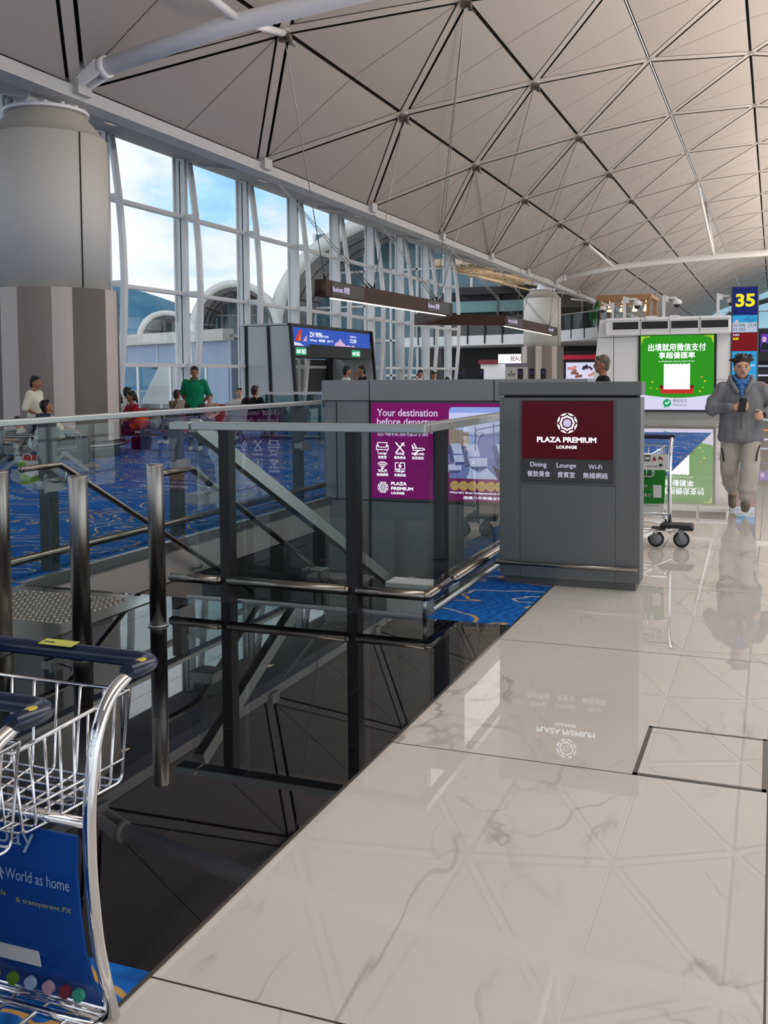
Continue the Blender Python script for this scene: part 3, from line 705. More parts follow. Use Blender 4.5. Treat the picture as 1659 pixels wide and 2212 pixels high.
# sloping glass balustrade down the stair's inner side
r = root('stair_balustrade', 'sloping glass balustrade with square grey cap descending into the stair opening', 'balustrade')
P0, P1, P2 = Vector((-3.7, 5.95, 1.16)), Vector((-3.7, 9.95, -.78)), Vector((-3.7, 10.4, -.78))
b = MB(); b.beam(P0, P1, .075, .1, ext=.02); b.beam(P1-Vector((0, .05, 0)), P2, .075, .1); b.build('cap_rail', 'rail_cap', r)
for t0, t1 in ((0, .5), (.508, 1)):
    a = P0.lerp(P1, t0); c = P0.lerp(P1, t1)
    b = MB(); b.prism([(a.y, a.z-.06), (c.y, c.z-.06), (c.y, c.z-1.05), (a.y, a.z-1.05)], (-3.707, 0, 0), (0, 1, 0), (0, 0, 1), .014); b.build('glass_panel', 'rail_glass', r)
for y, z in ((6.17, .64), (8.0, -.24)):
    b = MB(); b.box(-3.87, -3.68, y-.09, y+.09, z-.035, z+.035); b.build('clamp', 'steel_satin', r)
settle(r, (-3.7, 6, 0))
for lab, x in (('round steel handrail descending along the carpet side of the stairs', -5.0), ('round steel handrail descending beside the sloping glass of the stairs', -3.85)):
    r = root('handrail', lab, 'handrail')
    b = MB(); b.tube([(x, 5.72, .85), (x, 6.13, .85), (x, 8.14, -.22), (x, 10.5, -1.47)], .023, 12); b.ellipsoid((x, 5.72, .85), (.024,)*3); b.build('rail', 'steel_dark', r)
    for y in (6.2, 8.1):
        z = .85-(y-6.13)*.532; d = -1 if x < -4.5 else 1
        b = MB(); b.tube([(x, y, z-.02), (x, y, z-.09), (x+d*.11, y, z-.11)], .009, 8); b.build('bracket', 'steel_satin', r)
    settle(r, (x, 5.72, .85))
# bollards
pm = root('bollard', 'x', 'bollard', 'steel bollards before the stairs')
b = MB(); b.lathe([(.05, 0), (.05, .974), (.047, .98), (0, .98)], seg=32); b.build('tube', 'steel', pm)
b = MB(); b.lathe([(.062, 0), (.06, .01), (.047, .012)], seg=32); b.build('base_ring', 'steel_satin', pm)
for i, (x, y, lab) in enumerate(((-3.44, 4.36, 'round steel bollard between the studded plate and the shiny black floor'), (-3.45, 5.09, 'round steel bollard nearest the left end of the black-posted balustrade'), (-4.05, 4.45, 'round steel bollard at the left edge on the studded metal plate'))):
    o = pm if i == 0 else dup(pm)
    o.location = (x, y, 0); o['label'] = lab
r = root('landing_plate', 'brushed metal plate with raised tactile studs at the head of the stairs', 'floor plate')
b = MB(); b.box(-5.06, -3.86, 3.7, 5.72, 0, .006); b.build('plate', 'plate_metal', r)
b = MB()
for i in range(13):
    for j in range(13):
        b.ellipsoid((-4.9+i*.07, 4.93+j*.055, .006), (.031, .02, .012), seg=8)
o = b.build('tactile_pad', 'steel', r); settle(r, (-4.5, 4.7, 0))
# access cover in the marble
r = root('access_cover', 'square access cover with dark metal frame let into the marble floor', 'floor cover')
b = MB()
for x0, x1, y0, y1 in ((-.475, -.004, 3.765, 3.785), (-.475, -.004, 4.3, 4.315), (-.475, -.458, 3.765, 4.315), (-.02, -.004, 3.765, 4.315)): b.box(x0, x1, y0, y1, 0, .002)
b.build('frame', 'clad_base', r); b = MB(); b.box(-.456, -.022, 3.787, 4.298, 0, .0012); b.build('infill', 'marble', r); settle(r, (-.96, 2.85, 0))

def emblem(o, R, ux, uz, parent, name='emblem', inner='lit_soft'):
    """round emblem of eight petals in two rings about a disc"""
    o = Vector(o); b = MB()
    def seg(R0, ch, a0, half, m=0):
        pts = [(R0*math.cos(a0+half*(i/6-1)), R0*math.sin(a0+half*(i/6-1))) for i in range(13)]
        pts += [(ch*math.cos(a0)+(.0)*1, ch*math.sin(a0))] if ch else []
        b.prism(pts, o, ux, uz, .001, m)
    for k in range(8):
        a = k*pi/4+pi/8
        seg(R, R*.80, a, .36)
        a2 = k*pi/4
        pts = [(R*.80*math.cos(a2), R*.80*math.sin(a2)), (R*.67*math.cos(a2+.2), R*.67*math.sin(a2+.2)), (R*.56*math.cos(a2), R*.56*math.sin(a2)), (R*.67*math.cos(a2-.2), R*.67*math.sin(a2-.2))]
        b.prism(pts, o, ux, uz, .001)
        a = k*pi/4+pi/8
        pts = [(R*.70*math.cos(a+d), R*.70*math.sin(a+d)) for d in (-.17, 0, .17)]+[(R*.54*math.cos(a+d), R*.54*math.sin(a+d)) for d in (.26, 0, -.26)]
        b.prism(pts, o, ux, uz, .001)
    b.prism([(R*.42*math.cos(i*pi/4+pi/8), R*.42*math.sin(i*pi/4+pi/8)) for i in range(8)], o, ux, uz, .001, 1)
    return b.build(name, ['lit_white', inner], parent)
# kiosk totem
r = root('information_totem', 'grey metal totem with lit maroon lounge sign standing on carpet and marble', 'sign totem')
b = MB(); b.bbox(-1.83, -.84, 7.0, 7.2, .05, 1.335, .006); b.build('body', 'anodised', r)
b = MB(); b.box(-1.8, -.87, 7.02, 7.18, 1.335, 1.352); b.box(-1.68, -1.678, 6.999, 7.01, .06, 1.33); b.box(-1.008, -1.006, 6.999, 7.01, .06, 1.33); b.box(-1.68, -1.006, 6.999, 7.01, .724, .727); b.box(-.842, -.8395, 7.09, 7.094, .06, 1.33)
b.build('seam', 'groove', r)
b = MB(); b.bbox(-1.835, -.835, 6.995, 7.205, 1.352, 1.445, .005); b.build('top_slab', 'anodised', r)
b = MB(); b.box(-1.80, -.87, 7.02, 7.18, 0, .05); b.build('plinth', 'clad_base', r)
b = MB(); b.tube([(-1.845, 6.962, .155), (-.85, 6.962, .155)], .016, 10)
for x in (-1.75, -.95): b.tube([(x, 6.962, .155), (x, 7.0, .155)], .008, 8)
b.build('kick_rail', 'steel_dark', r)
b = MB(); b.bbox(-1.665, -1.02, 6.988, 7.002, .74, 1.318, .003); s = b.build('sign_panel', 'sign_grey', r)
b = MB(); b.box(-1.66, -1.025, 6.985, 6.988, .905, 1.313); b.build('maroon_field', 'lit_maroon', s)
def tx(body, x, z, w=None, h=None, m='lit_white', y=6.984, parent=s, **k): return text(body, (x, y, z), X_, Z_, w, h, m, parent, **k)
emblem((-1.34, 6.983, 1.158), .07, X_, Z_, s)
tx('PLAZA PREMIUM', -1.553, 1.022, .415, .038, bold=.03); tx('LOUNGE', -1.415, .979, .143, .022, bold=.03)
for bd, x, z, w, h in (('Dining', -1.6, .838, .115, .043), ('餐飲美食', -1.622, .777, .163, .042), ('Lounge', -1.413, .836, .135, .042), ('貴賓室', -1.407, .775, .122, .042), ('Wi-Fi', -1.19, .84, .092, .031), ('無線網絡', -1.228, .774, .17, .042)):
    tx(bd, x, z, w, h, 'lit_lav')
settle(r, (-1.34, 7.1, 0))
# wall with the purple lounge advertisement
b = MB(); b.box(-5.16, -1.95, 11.26, 11.66, -4.4, 1.19, 0); b.box(-5.18, -1.93, 11.235, 11.68, 1.2, 1.445, 0); b.box(-5.16, -1.95, 11.28, 11.64, 1.19, 1.2, 1)
for x in (-4.55, -3.0): b.box(x-.006, x+.006, 11.233, 11.262, -4.3, 1.44, 1)
b.box(-5.16, -1.95, 11.255, 11.262, -.02, -.008, 1); b.box(-5.0, -4.99, 11.255, 11.262, 0, 1.18, 1)
b.build('wall_parapet', ['anodised_light', 'groove'], kind='structure')
r = root('advertising_panel', 'backlit purple lounge advertisement on the grey parapet behind the opening', 'advertisement')
b = MB(); b.box(-4.535, -2.05, 11.225, 11.26, .01, 1.185); b.build('frame', 'anodised_dark', r)
b = MB(); b.box(-4.52, -2.065, 11.22, 11.226, .025, 1.17); pf = b.build('poster', 'lit_purple', r)
def ta(body, x, z, w=None, h=None, m='lit_white', **k): return text(body, (x, 11.218, z), X_, Z_, w, h, m, pf, **k)
ta('Your destination', -4.445, 1.012, .765, .088, 'lit_soft', bold=.012); ta('before departure', -4.445, .885, .80, .105, 'lit_soft', bold=.012)
ta('您每段旅程的第一站', -4.445, .775, .84, .085, 'lit_soft', bold=.01)
for bd, cj, x, z in (('Lounge', '貴賓室', -4.38, .5), ('Dining', '餐飲美食', -4.155, .5), ('Flight Info', '航班資訊', -3.925, .5), ('Wi-Fi', '無線網絡', -4.38, .29), ('Charger', '充電設施', -4.155, .29)):
    ta(bd, x, z+.045, h=.038, align='CENTER', bold=.02); ta(cj, x, z, h=.036, align='CENTER', bold=.01)
ic = MB()
def line(pts, w=.008): 
    for p, q in zip(pts, pts[1:]): ic.beam((p[0], 11.219, p[1]), (q[0], 11.219, q[1]), .002, w, up=(-(q[1]-p[1]), 0, q[0]-p[0]), ext=w*.4)
x, z = -4.38, .62
line([(x-.06, z+.03), (x-.06, z+.075), (x+.06, z+.075), (x+.06, z+.03)]); line([(x-.075, z-.01), (x-.075, z+.04), (x-.05, z+.04), (x-.05, z+.02), (x+.05, z+.02), (x+.05, z+.04), (x+.075, z+.04), (x+.075, z-.01), (x-.075, z-.01)]); line([(x-.06, z-.01), (x-.06, z-.03)]); line([(x+.06, z-.01), (x+.06, z-.03)])
x = -4.155
line([(x-.05, z-.04), (x+.05, z+.075)], .014); line([(x+.05, z-.04), (x-.05, z+.075)], .014); line([(x+.02, z+.07), (x+.06, z+.04)], .01)
x = -3.925
line([(x-.075, z+.05), (x-.05, z+.015), (x+.06, z+.015), (x+.085, z+.0), (x+.05, z-.01), (x-.06, z-.01), (x-.075, z+.05)]); line([(x-.02, z+.015), (x-.05, z+.07)], .012); line([(x+.01, z-.01), (x-.04, z-.05)], .014)
x, z = -4.38, .41
for k, rr in enumerate((.03, .055, .08)): line([(x+rr*math.sin(a), z-.03+rr*math.cos(a)) for a in [-.8+i*.2 for i in range(9)]], .011)
line([(x-.005, z-.03), (x+.005, z-.025)], .02)
x = -4.155
line([(x-.02, z+.045), (x-.06, z+.045), (x-.06, z-.03), (x-.02, z-.03)]); line([(x+.02, z+.045), (x+.06, z+.045), (x+.06, z-.03), (x+.02, z-.03)]); line([(x+.012, z+.05), (x-.014, z+.003), (x+.014, z+.01), (x-.012, z-.04)], .012)
ic.build('pictogram', 'lit_white', pf)
emblem((-4.375, 11.219, .155), .068, X_, Z_, pf)
ta('PLAZA', -4.27, .185, .20, .04, bold=.03); ta('PREMIUM', -4.27, .125, .28, .04, bold=.03); ta('LOUNGE', -4.27, .075, .17, .03, bold=.03)
# lounge picture
pic = MB()
def pq(pts, m, d=0): pic.prism(pts, (0, 11.2195-d, 0), X_, Z_, .0008, m)
def rrect(x0, x1, z0, z1, rr):
    o_ = []
    for cx, cz, a0 in ((x1-rr, z0+rr, -pi/2), (x1-rr, z1-rr, 0), (x0+rr, z1-rr, pi/2), (x0+rr, z0+rr, pi)):
        for i in range(6): o_.append((cx+rr*math.cos(a0+i*pi/10), cz+rr*math.sin(a0+i*pi/10)))
    return o_
x0, x1, z0, z1 = -3.54, -2.4, .29, 1.125
pq(rrect(x0, x1, z0, z1, .05), 0)
pq([(x0, .62), (x0, .88), (-3.3, .84), (-3.28, .62)], 4, .0009); pq([(x0, .88), (x0, 1.06), (-2.95, 1.06), (-3.25, .80)], 1, .0009); pq([(-3.25, .80), (-2.95, 1.06), (-2.4, 1.07), (-2.4, .93), (-3.2, .80)], 1, .0012)
pq([(-3.22, .62), (-3.22, .86), (-2.4, 1.02), (-2.4, .62)], 2, .0009); pq([(x0, .29), (x0, .63), (-2.4, .63), (-2.4, .29)], 3, .0009)
for a, c in (((-3.22, .86), (-2.4, 1.02)), ((-3.22, .78), (-2.4, .86))): pic.beam((a[0], 11.216, a[1]), (c[0], 11.216, c[1]), .001, .012, up=(0, 0, 1), m=5)
for x in (-3.22, -3.0, -2.75, -2.5): pic.box(x-.006, x+.006, 11.2155, 11.2165, .62, .9+(x+3.22)*.18, 5)
for cx, cz, s_ in ((-3.42, .58, 1), (-3.22, .55, 1.2), (-2.85, .56, 1.2), (-2.6, .55, 1.1), (-3.5, .47, .9)):
    pq([(cx-.1*s_, cz+.12*s_), (cx+.02*s_, cz+.12*s_), (cx+.05*s_, cz), (cx-.06*s_, cz)], 3 if s_ < 1 else 1, .0015); pq([(cx-.07*s_, cz-.02), (cx+.12*s_, cz-.01), (cx+.12*s_, cz-.1*s_), (cx-.06*s_, cz-.12*s_)], 1, .0018)
    pq([(cx-.14*s_, cz+.1*s_), (cx-.1*s_, cz+.1*s_), (cx-.05*s_, cz-.1*s_), (cx-.1*s_, cz-.1*s_)], 5, .0019); pq([(cx-.05*s_, cz-.1*s_), (cx+.12*s_, cz-.09*s_), (cx+.1*s_, cz-.12*s_), (cx-.04*s_, cz-.14*s_)], 5, .0019)
pq([(-3.33, .29), (-3.28, .42), (-3.18, .36), (-3.08, .42), (-2.95, .29)], 1, .0022); pq([(-3.02, .46), (-2.75, .29), (-2.95, .29)], 6, .0022); pq([(-2.95, .48), (-2.72, .36), (-2.5, .5), (-2.45, .42), (-2.7, .29), (-2.78, .29)], 1, .0024)
pq([(-2.62, .74), (-2.54, .80), (-2.55, .74)], 7, .0015); pq([(-2.95, .72), (-2.4, .73), (-2.4, .70), (-2.95, .70)], 8, .0014)
pic.build('picture', ['lit_sky', 'lit_pale', 'lit_mid', 'lit_mid', 'lit_beige', 'lit_shade', 'lit_dim', 'lit_red', 'lit_shade'], pf)
md = MB()
for k in range(8):
    md.lathe([(0, 0), (.05, 0), (.057, .001), (.057, .003), (0, .004)], (-3.47+k*.108, 11.219, .205), 24, 0, axis=(0, -1, 0))
    md.box(-3.51+k*.108, -3.43+k*.108, 11.2135, 11.2145, .198, .212, 1)
md.build('medal', ['lit_gold', 'lit_beige'], pf)
ta("World's Best Independent Airport Lounge for Eight Years", -3.535, .105, 1.25, .032, bold=.015); ta('連續八年榮獲全球最佳獨立機場貴賓室', -3.37, .05, 1.0, .036, bold=.01)
settle(r, (-3.3, 11.24, .01))
# ================================================================== HANGING SIGN, GATE, POD, GATE TOTEM, DECK
r = root('hanging_sign', 'long zigzag brown hanging sign band with black name panels and white light strip', 'hanging sign')
ZB, ZT = 3.6, 4.03
PTS = [(-11.18, 24.25), (-10.82, 34.2), (-13.9, 39.85), (-10.87, 42.1), (-11.2, 54.6)]
b = MB()
for i in range(4):
    p, q = Vector((*PTS[i], (ZB+ZT)/2)), Vector((*PTS[i+1], (ZB+ZT)/2)); b.beam(p, q, .34, ZT-ZB)
for i, p in enumerate(PTS): b.lathe([(.17, ZB), (.17, ZT)], (p[0], p[1], 0), 24)
b.build('band', 'brown_band', r)
def side(i, t, off=.18):
    p, q = Vector((*PTS[i], 0)), Vector((*PTS[i+1], 0)); d = (q-p).normalized(); n = Vector((d.y, -d.x, 0))
    return p.lerp(q, t)+n*off, d, n
for i, t0, t1 in ((0, .06, .97), (3, .03, .93)):
    p, d, n = side(i, t0, 0); q, _, _ = side(i, t1, 0)
    b = MB(); b.beam(p+Vector((0, 0, ZB-.012)), q+Vector((0, 0, ZB-.012)), .08, .03); b.build('light_strip', 'led_strip', r)
for i, t0, t1, bd in ((0, .03, .24, 'Business 商務'), (0, .75, .965, 'Business 商務'), (3, .02, .26, 'Boarding Gate 登機'), (3, .78, .96, 'Boarding Gate 登機')):
    p, d, n = side(i, t0, .172); q, _, _ = side(i, t1, .172); m_ = (p+q)/2
    b = MB(); b.beam(p+Vector((0, 0, (ZB+ZT)/2)), q+Vector((0, 0, (ZB+ZT)/2)), .02, .36); s = b.build('name_panel', 'brown_dark', r)
    text(bd, p+d*.06+n*.016+Vector((0, 0, 3.73)), d, Z_, (q-p).length*(.5 if i == 0 else .6), .19, 'lit_soft', s, bold=.02)
settle(r, (-11, 38, ZB))
def cable(pts, lab, rr=.012):
    c = root('suspension_cable', lab, 'cable', 'cables of the hanging sign')
    b = MB(); b.tube(pts, rr, 6); b.build('wire', 'steel_satin', c)
    a, d = Vector(pts[-1]), (Vector(pts[-2])-Vector(pts[-1])).normalized()
    b = MB(); b.lathe([(0, 0), (.03, .02), (.03, .3), (0, .34)], a, 8, axis=d); b.build('turnbuckle', 'steel_dark', c)
    settle(c, pts[0])
def rb(y): 
    for i in (0, 3):
        (xa, ya), (xb, yb) = PTS[i], PTS[i+1]
        if ya <= y <= yb: return Vector((xa+(xb-xa)*(y-ya)/(yb-ya), y, ZT))
lab = 'thin steel cable between the roof and the brown hanging sign band'
for rr, n_, y, k in ((1, 0, 24.6, 1), (0, 1, 27.5, 2), (1, 1, 27.8, 1), (0, 2, 33.0, 2), (1, 2, 33.4, 1), (2, 1, 33.2, 1), (0, 3, 45.0, 2), (1, 3, 45.4, 1), (2, 3, 46, 1), (0, 4, 52.4, 2), (1, 5, 53.0, 1), (1, 4, 53.4, 1)):
    for j in range(k): cable([node(rr, n_)+Vector((0, .1*j, -.08)), rb(y)+Vector((.09*j-.04, .12*j, 0))], lab)
# long diagonal roof wires under the shell
for i, (a, c) in enumerate((((2, 1), (0, 3)), ((2, 2), (0, 4)), ((2, 3), (0, 5)), ((2, 4), (0, 6)), ((1, 2), (0, 4)))):
    w_ = MB(); w_.tube([node(*a)+Vector((0, 0, -.1)), node(*c)+Vector((0, 0, -.05))], .013, 5)
    tag(w_.build('roof_wire', 'steel_dark'), 'thin taut wire stretched under the lattice roof', 'wire', 'taut wires under the roof')
nd = root('cable_clamp', 'small steel cable clamp at a joint of the lattice roof', 'clamp', 'clamps at the roof joints')
b = MB(); b.box(-.1, .16, -.05, .05, -.16, -.02); b.lathe([(.05, -.2), (.05, -.02), (0, -.02)], (.1, .1, 0), 8); b.build('plate', 'clad_dark', nd)
b = MB()
for d in (-.06, .06): b.tube([(.05, d, -.1), (.22, d, -.28)], .018, 6)
b.build('hook', 'clad_base', nd); first = True
for rr, ns_ in ((1, range(0, 6)), (2, range(1, 6))):
    for n_ in ns_:
        o = nd if first else dup(nd); first = False; o.location = node(rr, n_)+Vector((0, 0, -.06))

# boarding gate portal
gt = root('gate_portal', 'grey boarding gate portal with wide blue flight screen and black header', 'gate')
GX = -14.3
b = MB(); b.prism([(-16, 0), (GX+.25, 0), (GX, 3.12), (-16, 3.12)], (0, 28.63, 0), X_, Z_, -.2); b.box(-16, GX-.02, 28.63, 35.5, 3.1, 3.18); b.prism([(-16, 0), (GX+.25, 0), (GX, 3.12), (-16, 3.12)], (0, 35.3, 0), X_, Z_, -.2); b.build('side_panel', 'gate_grey', gt)
b = MB(); b.prism([(-15.0, 0), (-14.9, 0), (-15.0, 3.1), (-15.1, 3.1)], (0, 28.6, 0), X_, Z_, -.03); b.prism([(-15.9, 0), (-15.8, 0), (-15.8, 3.1), (-15.9, 3.1)], (0, 28.6, 0), X_, Z_, -.03); b.build('joint', 'groove', gt)
b = MB(); b.beam((GX+.26, 28.66, 0), (GX+.02, 28.66, 3.16), .1, .1, up=(0, 1, 0)); b.beam((GX+.26, 35.45, 0), (GX+.02, 35.45, 3.16), .14, .1, up=(0, 1, 0)); b.box(GX-.06, GX+.04, 28.6, 35.5, 3.1, 3.18); b.box(GX-1.2, GX+.1, 28.7, 35.4, 2.12, 2.45); b.box(GX-.1, GX+.03, 28.7, 35.4, 2.4, 3.1); b.box(-15.9, -15.8, 34.9, 35.3, 0, 2.2); b.build('frame', 'black', gt)
b = MB(); b.box(GX+.03, GX+.045, 28.78, 35.3, 2.47, 3.06); s = b.build('screen', 'lit_blue', gt)
gx = GX+.05
def tg(body, y, z, w=None, h=None, m='lit_white', **k): return text(body, (gx, y, z), Y_, Z_, w, h, m, s, **k)
def gp(pts, m, d=0, t=.002):
    b = MB(); b.prism(pts, (gx+d, 0, 0), Y_, Z_, t); return b.build('graphic', m, s)
gp([(28.9, 2.63), (29.25, 3.0), (29.4, 3.0), (29.37, 2.63)], 'lit_red'); gp([(29.5, 2.63), (29.75, 2.82), (29.8, 2.82), (29.78, 2.63)], 'lit_pink'); gp([(29.15, 2.66), (29.3, 2.85), (29.33, 2.66)], 'lit_orange', .002)
gp([(32.0, 2.5), (32.05, 2.62), (32.3, 2.68), (32.5, 2.8), (32.7, 2.68), (32.9, 2.62), (33.0, 2.55), (33.3, 2.6), (33.4, 2.53), (33.7, 2.6), (33.9, 2.5)], 'lit_pink'); gp([(28.8, 2.48), (28.8, 2.6), (29.3, 2.56), (29.6, 2.48)], 'lit_lav')
gp([(29.9, 2.47), (30.0, 2.545), (35.29, 2.52), (35.29, 2.47)], 'black', .003)
tg('ZH 9096', 30.0, 2.79, 1.0, .16); tg('CA 3362', 31.05, 2.79, .45, .075); tg('Wuxi  無錫  28°C', 30.0, 2.64, 1.9, .09); tg('Departure', 33.4, 2.86, .55, .08); tg('12:30', 33.4, 2.68, .55, .14); tg('Teacher 您好', 33.1, 2.49, .8, .05, 'lit_pink')
for y in (28.85, 33.4):
    b = MB(); b.box(GX+.02, GX+.12, y, y+.75, 2.18, 2.42); e = b.build('exit_sign', 'lit_teal', gt); text('EXIT 出口', (GX+.123, y+.04, 2.22), Y_, Z_, .67, .15, 'lit_white', e, bold=.02)
b = MB(); b.box(-15.98, -15.91, 28.9, 30.9, .9, 2.1); b.build('red_panel', 'red_wall', gt)
b = MB(); b.box(-15.99, -15.9, 28.9, 31.2, 1.2, 1.23); b.box(-15.99, -15.9, 28.9, 31.2, 1.35, 1.38); b.build('yellow_stripe', 'print_yellow', gt)
b = MB(); b.box(-15.98, -15.91, 30.9, 33, 0, 2.1); b.build('green_panel', 'greenish', gt); b = MB(); b.box(-15.98, -15.91, 33, 35.2, 0, 2.1); b.build('dark_panel', 'anodised_dark', gt)
b = MB(); b.box(-15.9, -15.7, 29.6, 30.0, 0, 2.15); b.box(-15.9, -15.8, 30, 30.7, 1.75, 1.9); b.prism([(30.75, 2.15), (30.95, 2.15), (30.7, 0), (30.5, 0)], (-15.8, 0, 0), Y_, Z_, .1); b.build('white_frame', 'white_steel', gt)
settle(gt, (GX, 32, 0))
# second glass balustrade near the gate
r = root('glass_balustrade', 'far low glass balustrade with pale rail before the boarding gate', 'balustrade')
b = MB(); b.box(-10.75, -7.0, 20.0, 20.06, 1.1, 1.15); b.build('cap_rail', 'white_paint', r)
b = MB(); b.box(-10.75, -7.0, 20.02, 20.035, .08, 1.08); b.build('glass_panel', 'far_glass', r)
for x in (-10.6, -9.3, -8.0): b = MB(); b.box(x-.04, x+.04, 20.05, 20.12, 0, 1.1); b.build('post', 'steel_satin', r)
b = MB(); b.tube([(-10.75, 19.97, .16), (-7, 19.97, .16)], .03, 10); b.build('kick_rail', 'steel_dark', r); settle(r, (-9, 20, 0))

# white service pod with green payment advertisement
pd = root('service_pod', 'large white service pod with four dark air vents and lit green advertisement', 'service pod')
b = MB(); b.prism([(-5.75, .28), (-1.3, .28), (-1.3, 3.3), (-5.45, 3.3)], (0, 34, 0), X_, Z_, -4); b.bbox(-5.2, -1.28, 33.6, 34.2, 2.75, 3.32, .04); b.build('body', 'pod_white', pd)
b = MB(); b.box(-5.75, -1.28, 34.02, 38, 0, .28); b.build('plinth', 'pod_grey', pd)
b = MB()
for x in (-4.98, -4.13): b.box(x-.01, x+.01, 33.995, 34.01, .3, 2.75)
for x in (-4.07, -3.14, -2.22): b.box(x-.008, x+.008, 33.592, 33.61, 2.78, 3.3)
b.box(-5.2, -1.28, 33.594, 33.61, 3.215, 3.225); b.box(-5.75, -4.15, 33.99, 34.01, 2.7, 2.715); b.box(-1.72, -1.3, 33.99, 34.01, 1.28, 1.29); b.build('seam', 'clad_base', pd)
for x0, x1 in ((-4.95, -4.13), (-4.03, -3.2), (-3.1, -2.27), (-2.18, -1.36)):
    b = MB(); b.box(x0-.03, x1+.03, 33.57, 33.6, 2.9, 3.2, 1); b.box(x0, x1, 33.565, 33.58, 2.94, 3.18, 0)
    for k in range(5): b.box(x0, x1, 33.56, 33.57, 2.96+k*.045, 2.966+k*.045, 2)
    b.build('air_vent', ['black', 'pod_white', 'clad_base'], pd)
b = MB(); b.box(-4.17, -1.72, 33.93, 34.0, .25, 2.8); b.build('screen_frame', 'black', pd)
b = MB(); b.box(-4.1, -1.79, 33.92, 33.935, .31, 2.73); s = b.build('screen', 'lit_green', pd)
py = 33.915
def pp(pts, m, d=0): 
    b = MB(); b.prism(pts, (0, py-d, 0), X_, Z_, .002); return b.build('graphic', m, s)
def tp(body, x, z, w=None, h=None, m='lit_white', **k): return text(body, (x, py-.004, z), X_, Z_, w, h, m, s, **k)
pp([(-4.1, .31), (-4.1, .82)]+[(-4.1+2.31*i/16, .82-.12*math.sin(pi*i/16)) for i in range(1, 16)]+[(-1.79, .84), (-1.79, .31)], 'lit_lav')
tp('出境就用微信支付', -3.85, 2.22, 1.8, .25, bold=.01); tp('享超優匯率', -3.51, 1.98, 1.13, .21, bold=.01); tp('Use WeChat Pay, enjoy the premium FX rate.', -3.52, 1.86, 1.13, .05)
pp([(-3.35, .98), (-3.35, 1.8)]+[(-3.35+.82*i/14, 1.8+(.015 if i % 2 else -.015)) for i in range(1, 14)]+[(-2.53, 1.8), (-2.53, .98)], 'lit_white'); pp([(-3.45, .84), (-3.45, 1.02), (-3.42, 1.06), (-2.46, 1.06), (-2.43, 1.02), (-2.43, .84)], 'lit_red', .003); pp([(-3.35, .98), (-3.35, 1.1), (-2.53, 1.1), (-2.53, .98)], 'lit_white', .006)
for x in (-3.42, -2.46): b = MB(); b.lathe([(0, 0), (.06, 0), (.06, .004), (0, .004)], (x, py-.004, 1.06), 16, axis=(0, -1, 0)); b.build('graphic', 'lit_darkred', s)
for x, z, m in ((-3.75, 1.2, 'lit_yellow'), (-3.6, .98, 'lit_yellowgreen'), (-3.8, 1.0, 'lit_yellowgreen'), (-2.2, 1.35, 'lit_orange'), (-2.1, 1.22, 'lit_yellow'), (-2.15, 1.02, 'lit_yellowgreen'), (-2.25, .9, 'lit_yellow')): pp([(x, z), (x+.03, z+.05), (x+.07, z+.03), (x+.04, z-.01)], m)
for sx, x in ((1, -4.08), (-1, -1.81)):
    pp([(x, 2.71), (x+sx*.3, 2.71), (x+sx*.25, 2.68), (x+sx*.1, 2.66), (x+sx*.06, 2.6), (x+sx*.03, 2.5), (x, 2.45)][::sx], 'lit_yellowgreen')
b = MB(); b.lathe([(0, 0), (.13, 0), (.13, .004), (0, .004)], (-3.24, py-.002, .53), 24, axis=(0, -1, 0)); b.prism([(-3.36, .36), (-3.3, .46), (-3.22, .42)], (0, py, 0), X_, Z_, .004); b.build('graphic', 'lit_teal', s)
pp([(-3.31, .54), (-3.29, .56), (-3.25, .52), (-3.17, .6), (-3.155, .585), (-3.25, .485)], 'lit_white', .008)
tp('微信支付', -3.06, .55, .44, .12, 'lit_ink'); tp('WeChat Pay', -3.06, .42, .44, .085, 'lit_ink')
b = MB(); b.box(-1.65, -1.35, 33.985, 34, 1.02, 1.2); b.build('notice', 'print_white', pd); b = MB(); b.box(-1.6, -1.5, 33.98, 33.99, 1.08, 1.13); b.build('notice_mark', 'print_maroon', pd)
b = MB(); b.box(-3.9, -3.55, 33.55, 33.6, 3.22, 3.36); b.box(-3.15, -2.85, 33.55, 33.6, 3.2, 3.36); b.build('junction_box', 'pod_white', pd)
settle(pd, (-3.5, 34, 0))
cc = None
for i, (x, h, sc, lab) in enumerate(((-4.66, .75, 1, 'white dome camera on a post, leftmost of the three tall ones on the pod'), (-3.39, .78, 1, 'white dome camera on a post at the middle of the pod roof'), (-1.7, .78, 1, 'white dome camera on a post beside the yellow numbered gate totem'), (-5.1, .6, .8, 'smaller white camera on a short post at the left end of the pod roof'))):
    if cc is None:
        cc = root('dome_camera', lab, 'security camera', 'cameras on the white pod')
        b = MB(); b.box(-.045, .045, -.045, .045, 0, .75); b.build('post', 'white_paint', cc)
        b = MB(); b.box(.03, .14, -.06, .06, .55, .72); b.tube([(.1, 0, .66), (.36, 0, .66), (.4, 0, .6)], .04, 10, fil=.05); b.build('arm', 'white_paint', cc)
        b = MB(); b.lathe([(0, .62), (.06, .62), (.15, .54), (.15, .46), (.11, .44), (0, .44)], (.42, 0, 0), 24); b.build('housing', 'white_paint', cc)
        b = MB(); b.lathe([(.105, .44), (.1, .38), (.06, .335), (0, .32)], (.42, 0, 0), 24); b.build('dome', 'screen_black', cc)
        o = cc
    else: o = dup(cc, label=lab)
    o.location = (x, 34.15 if i < 3 else 34.6, 3.3); o.scale = (sc if i < 3 else -sc, sc, sc)
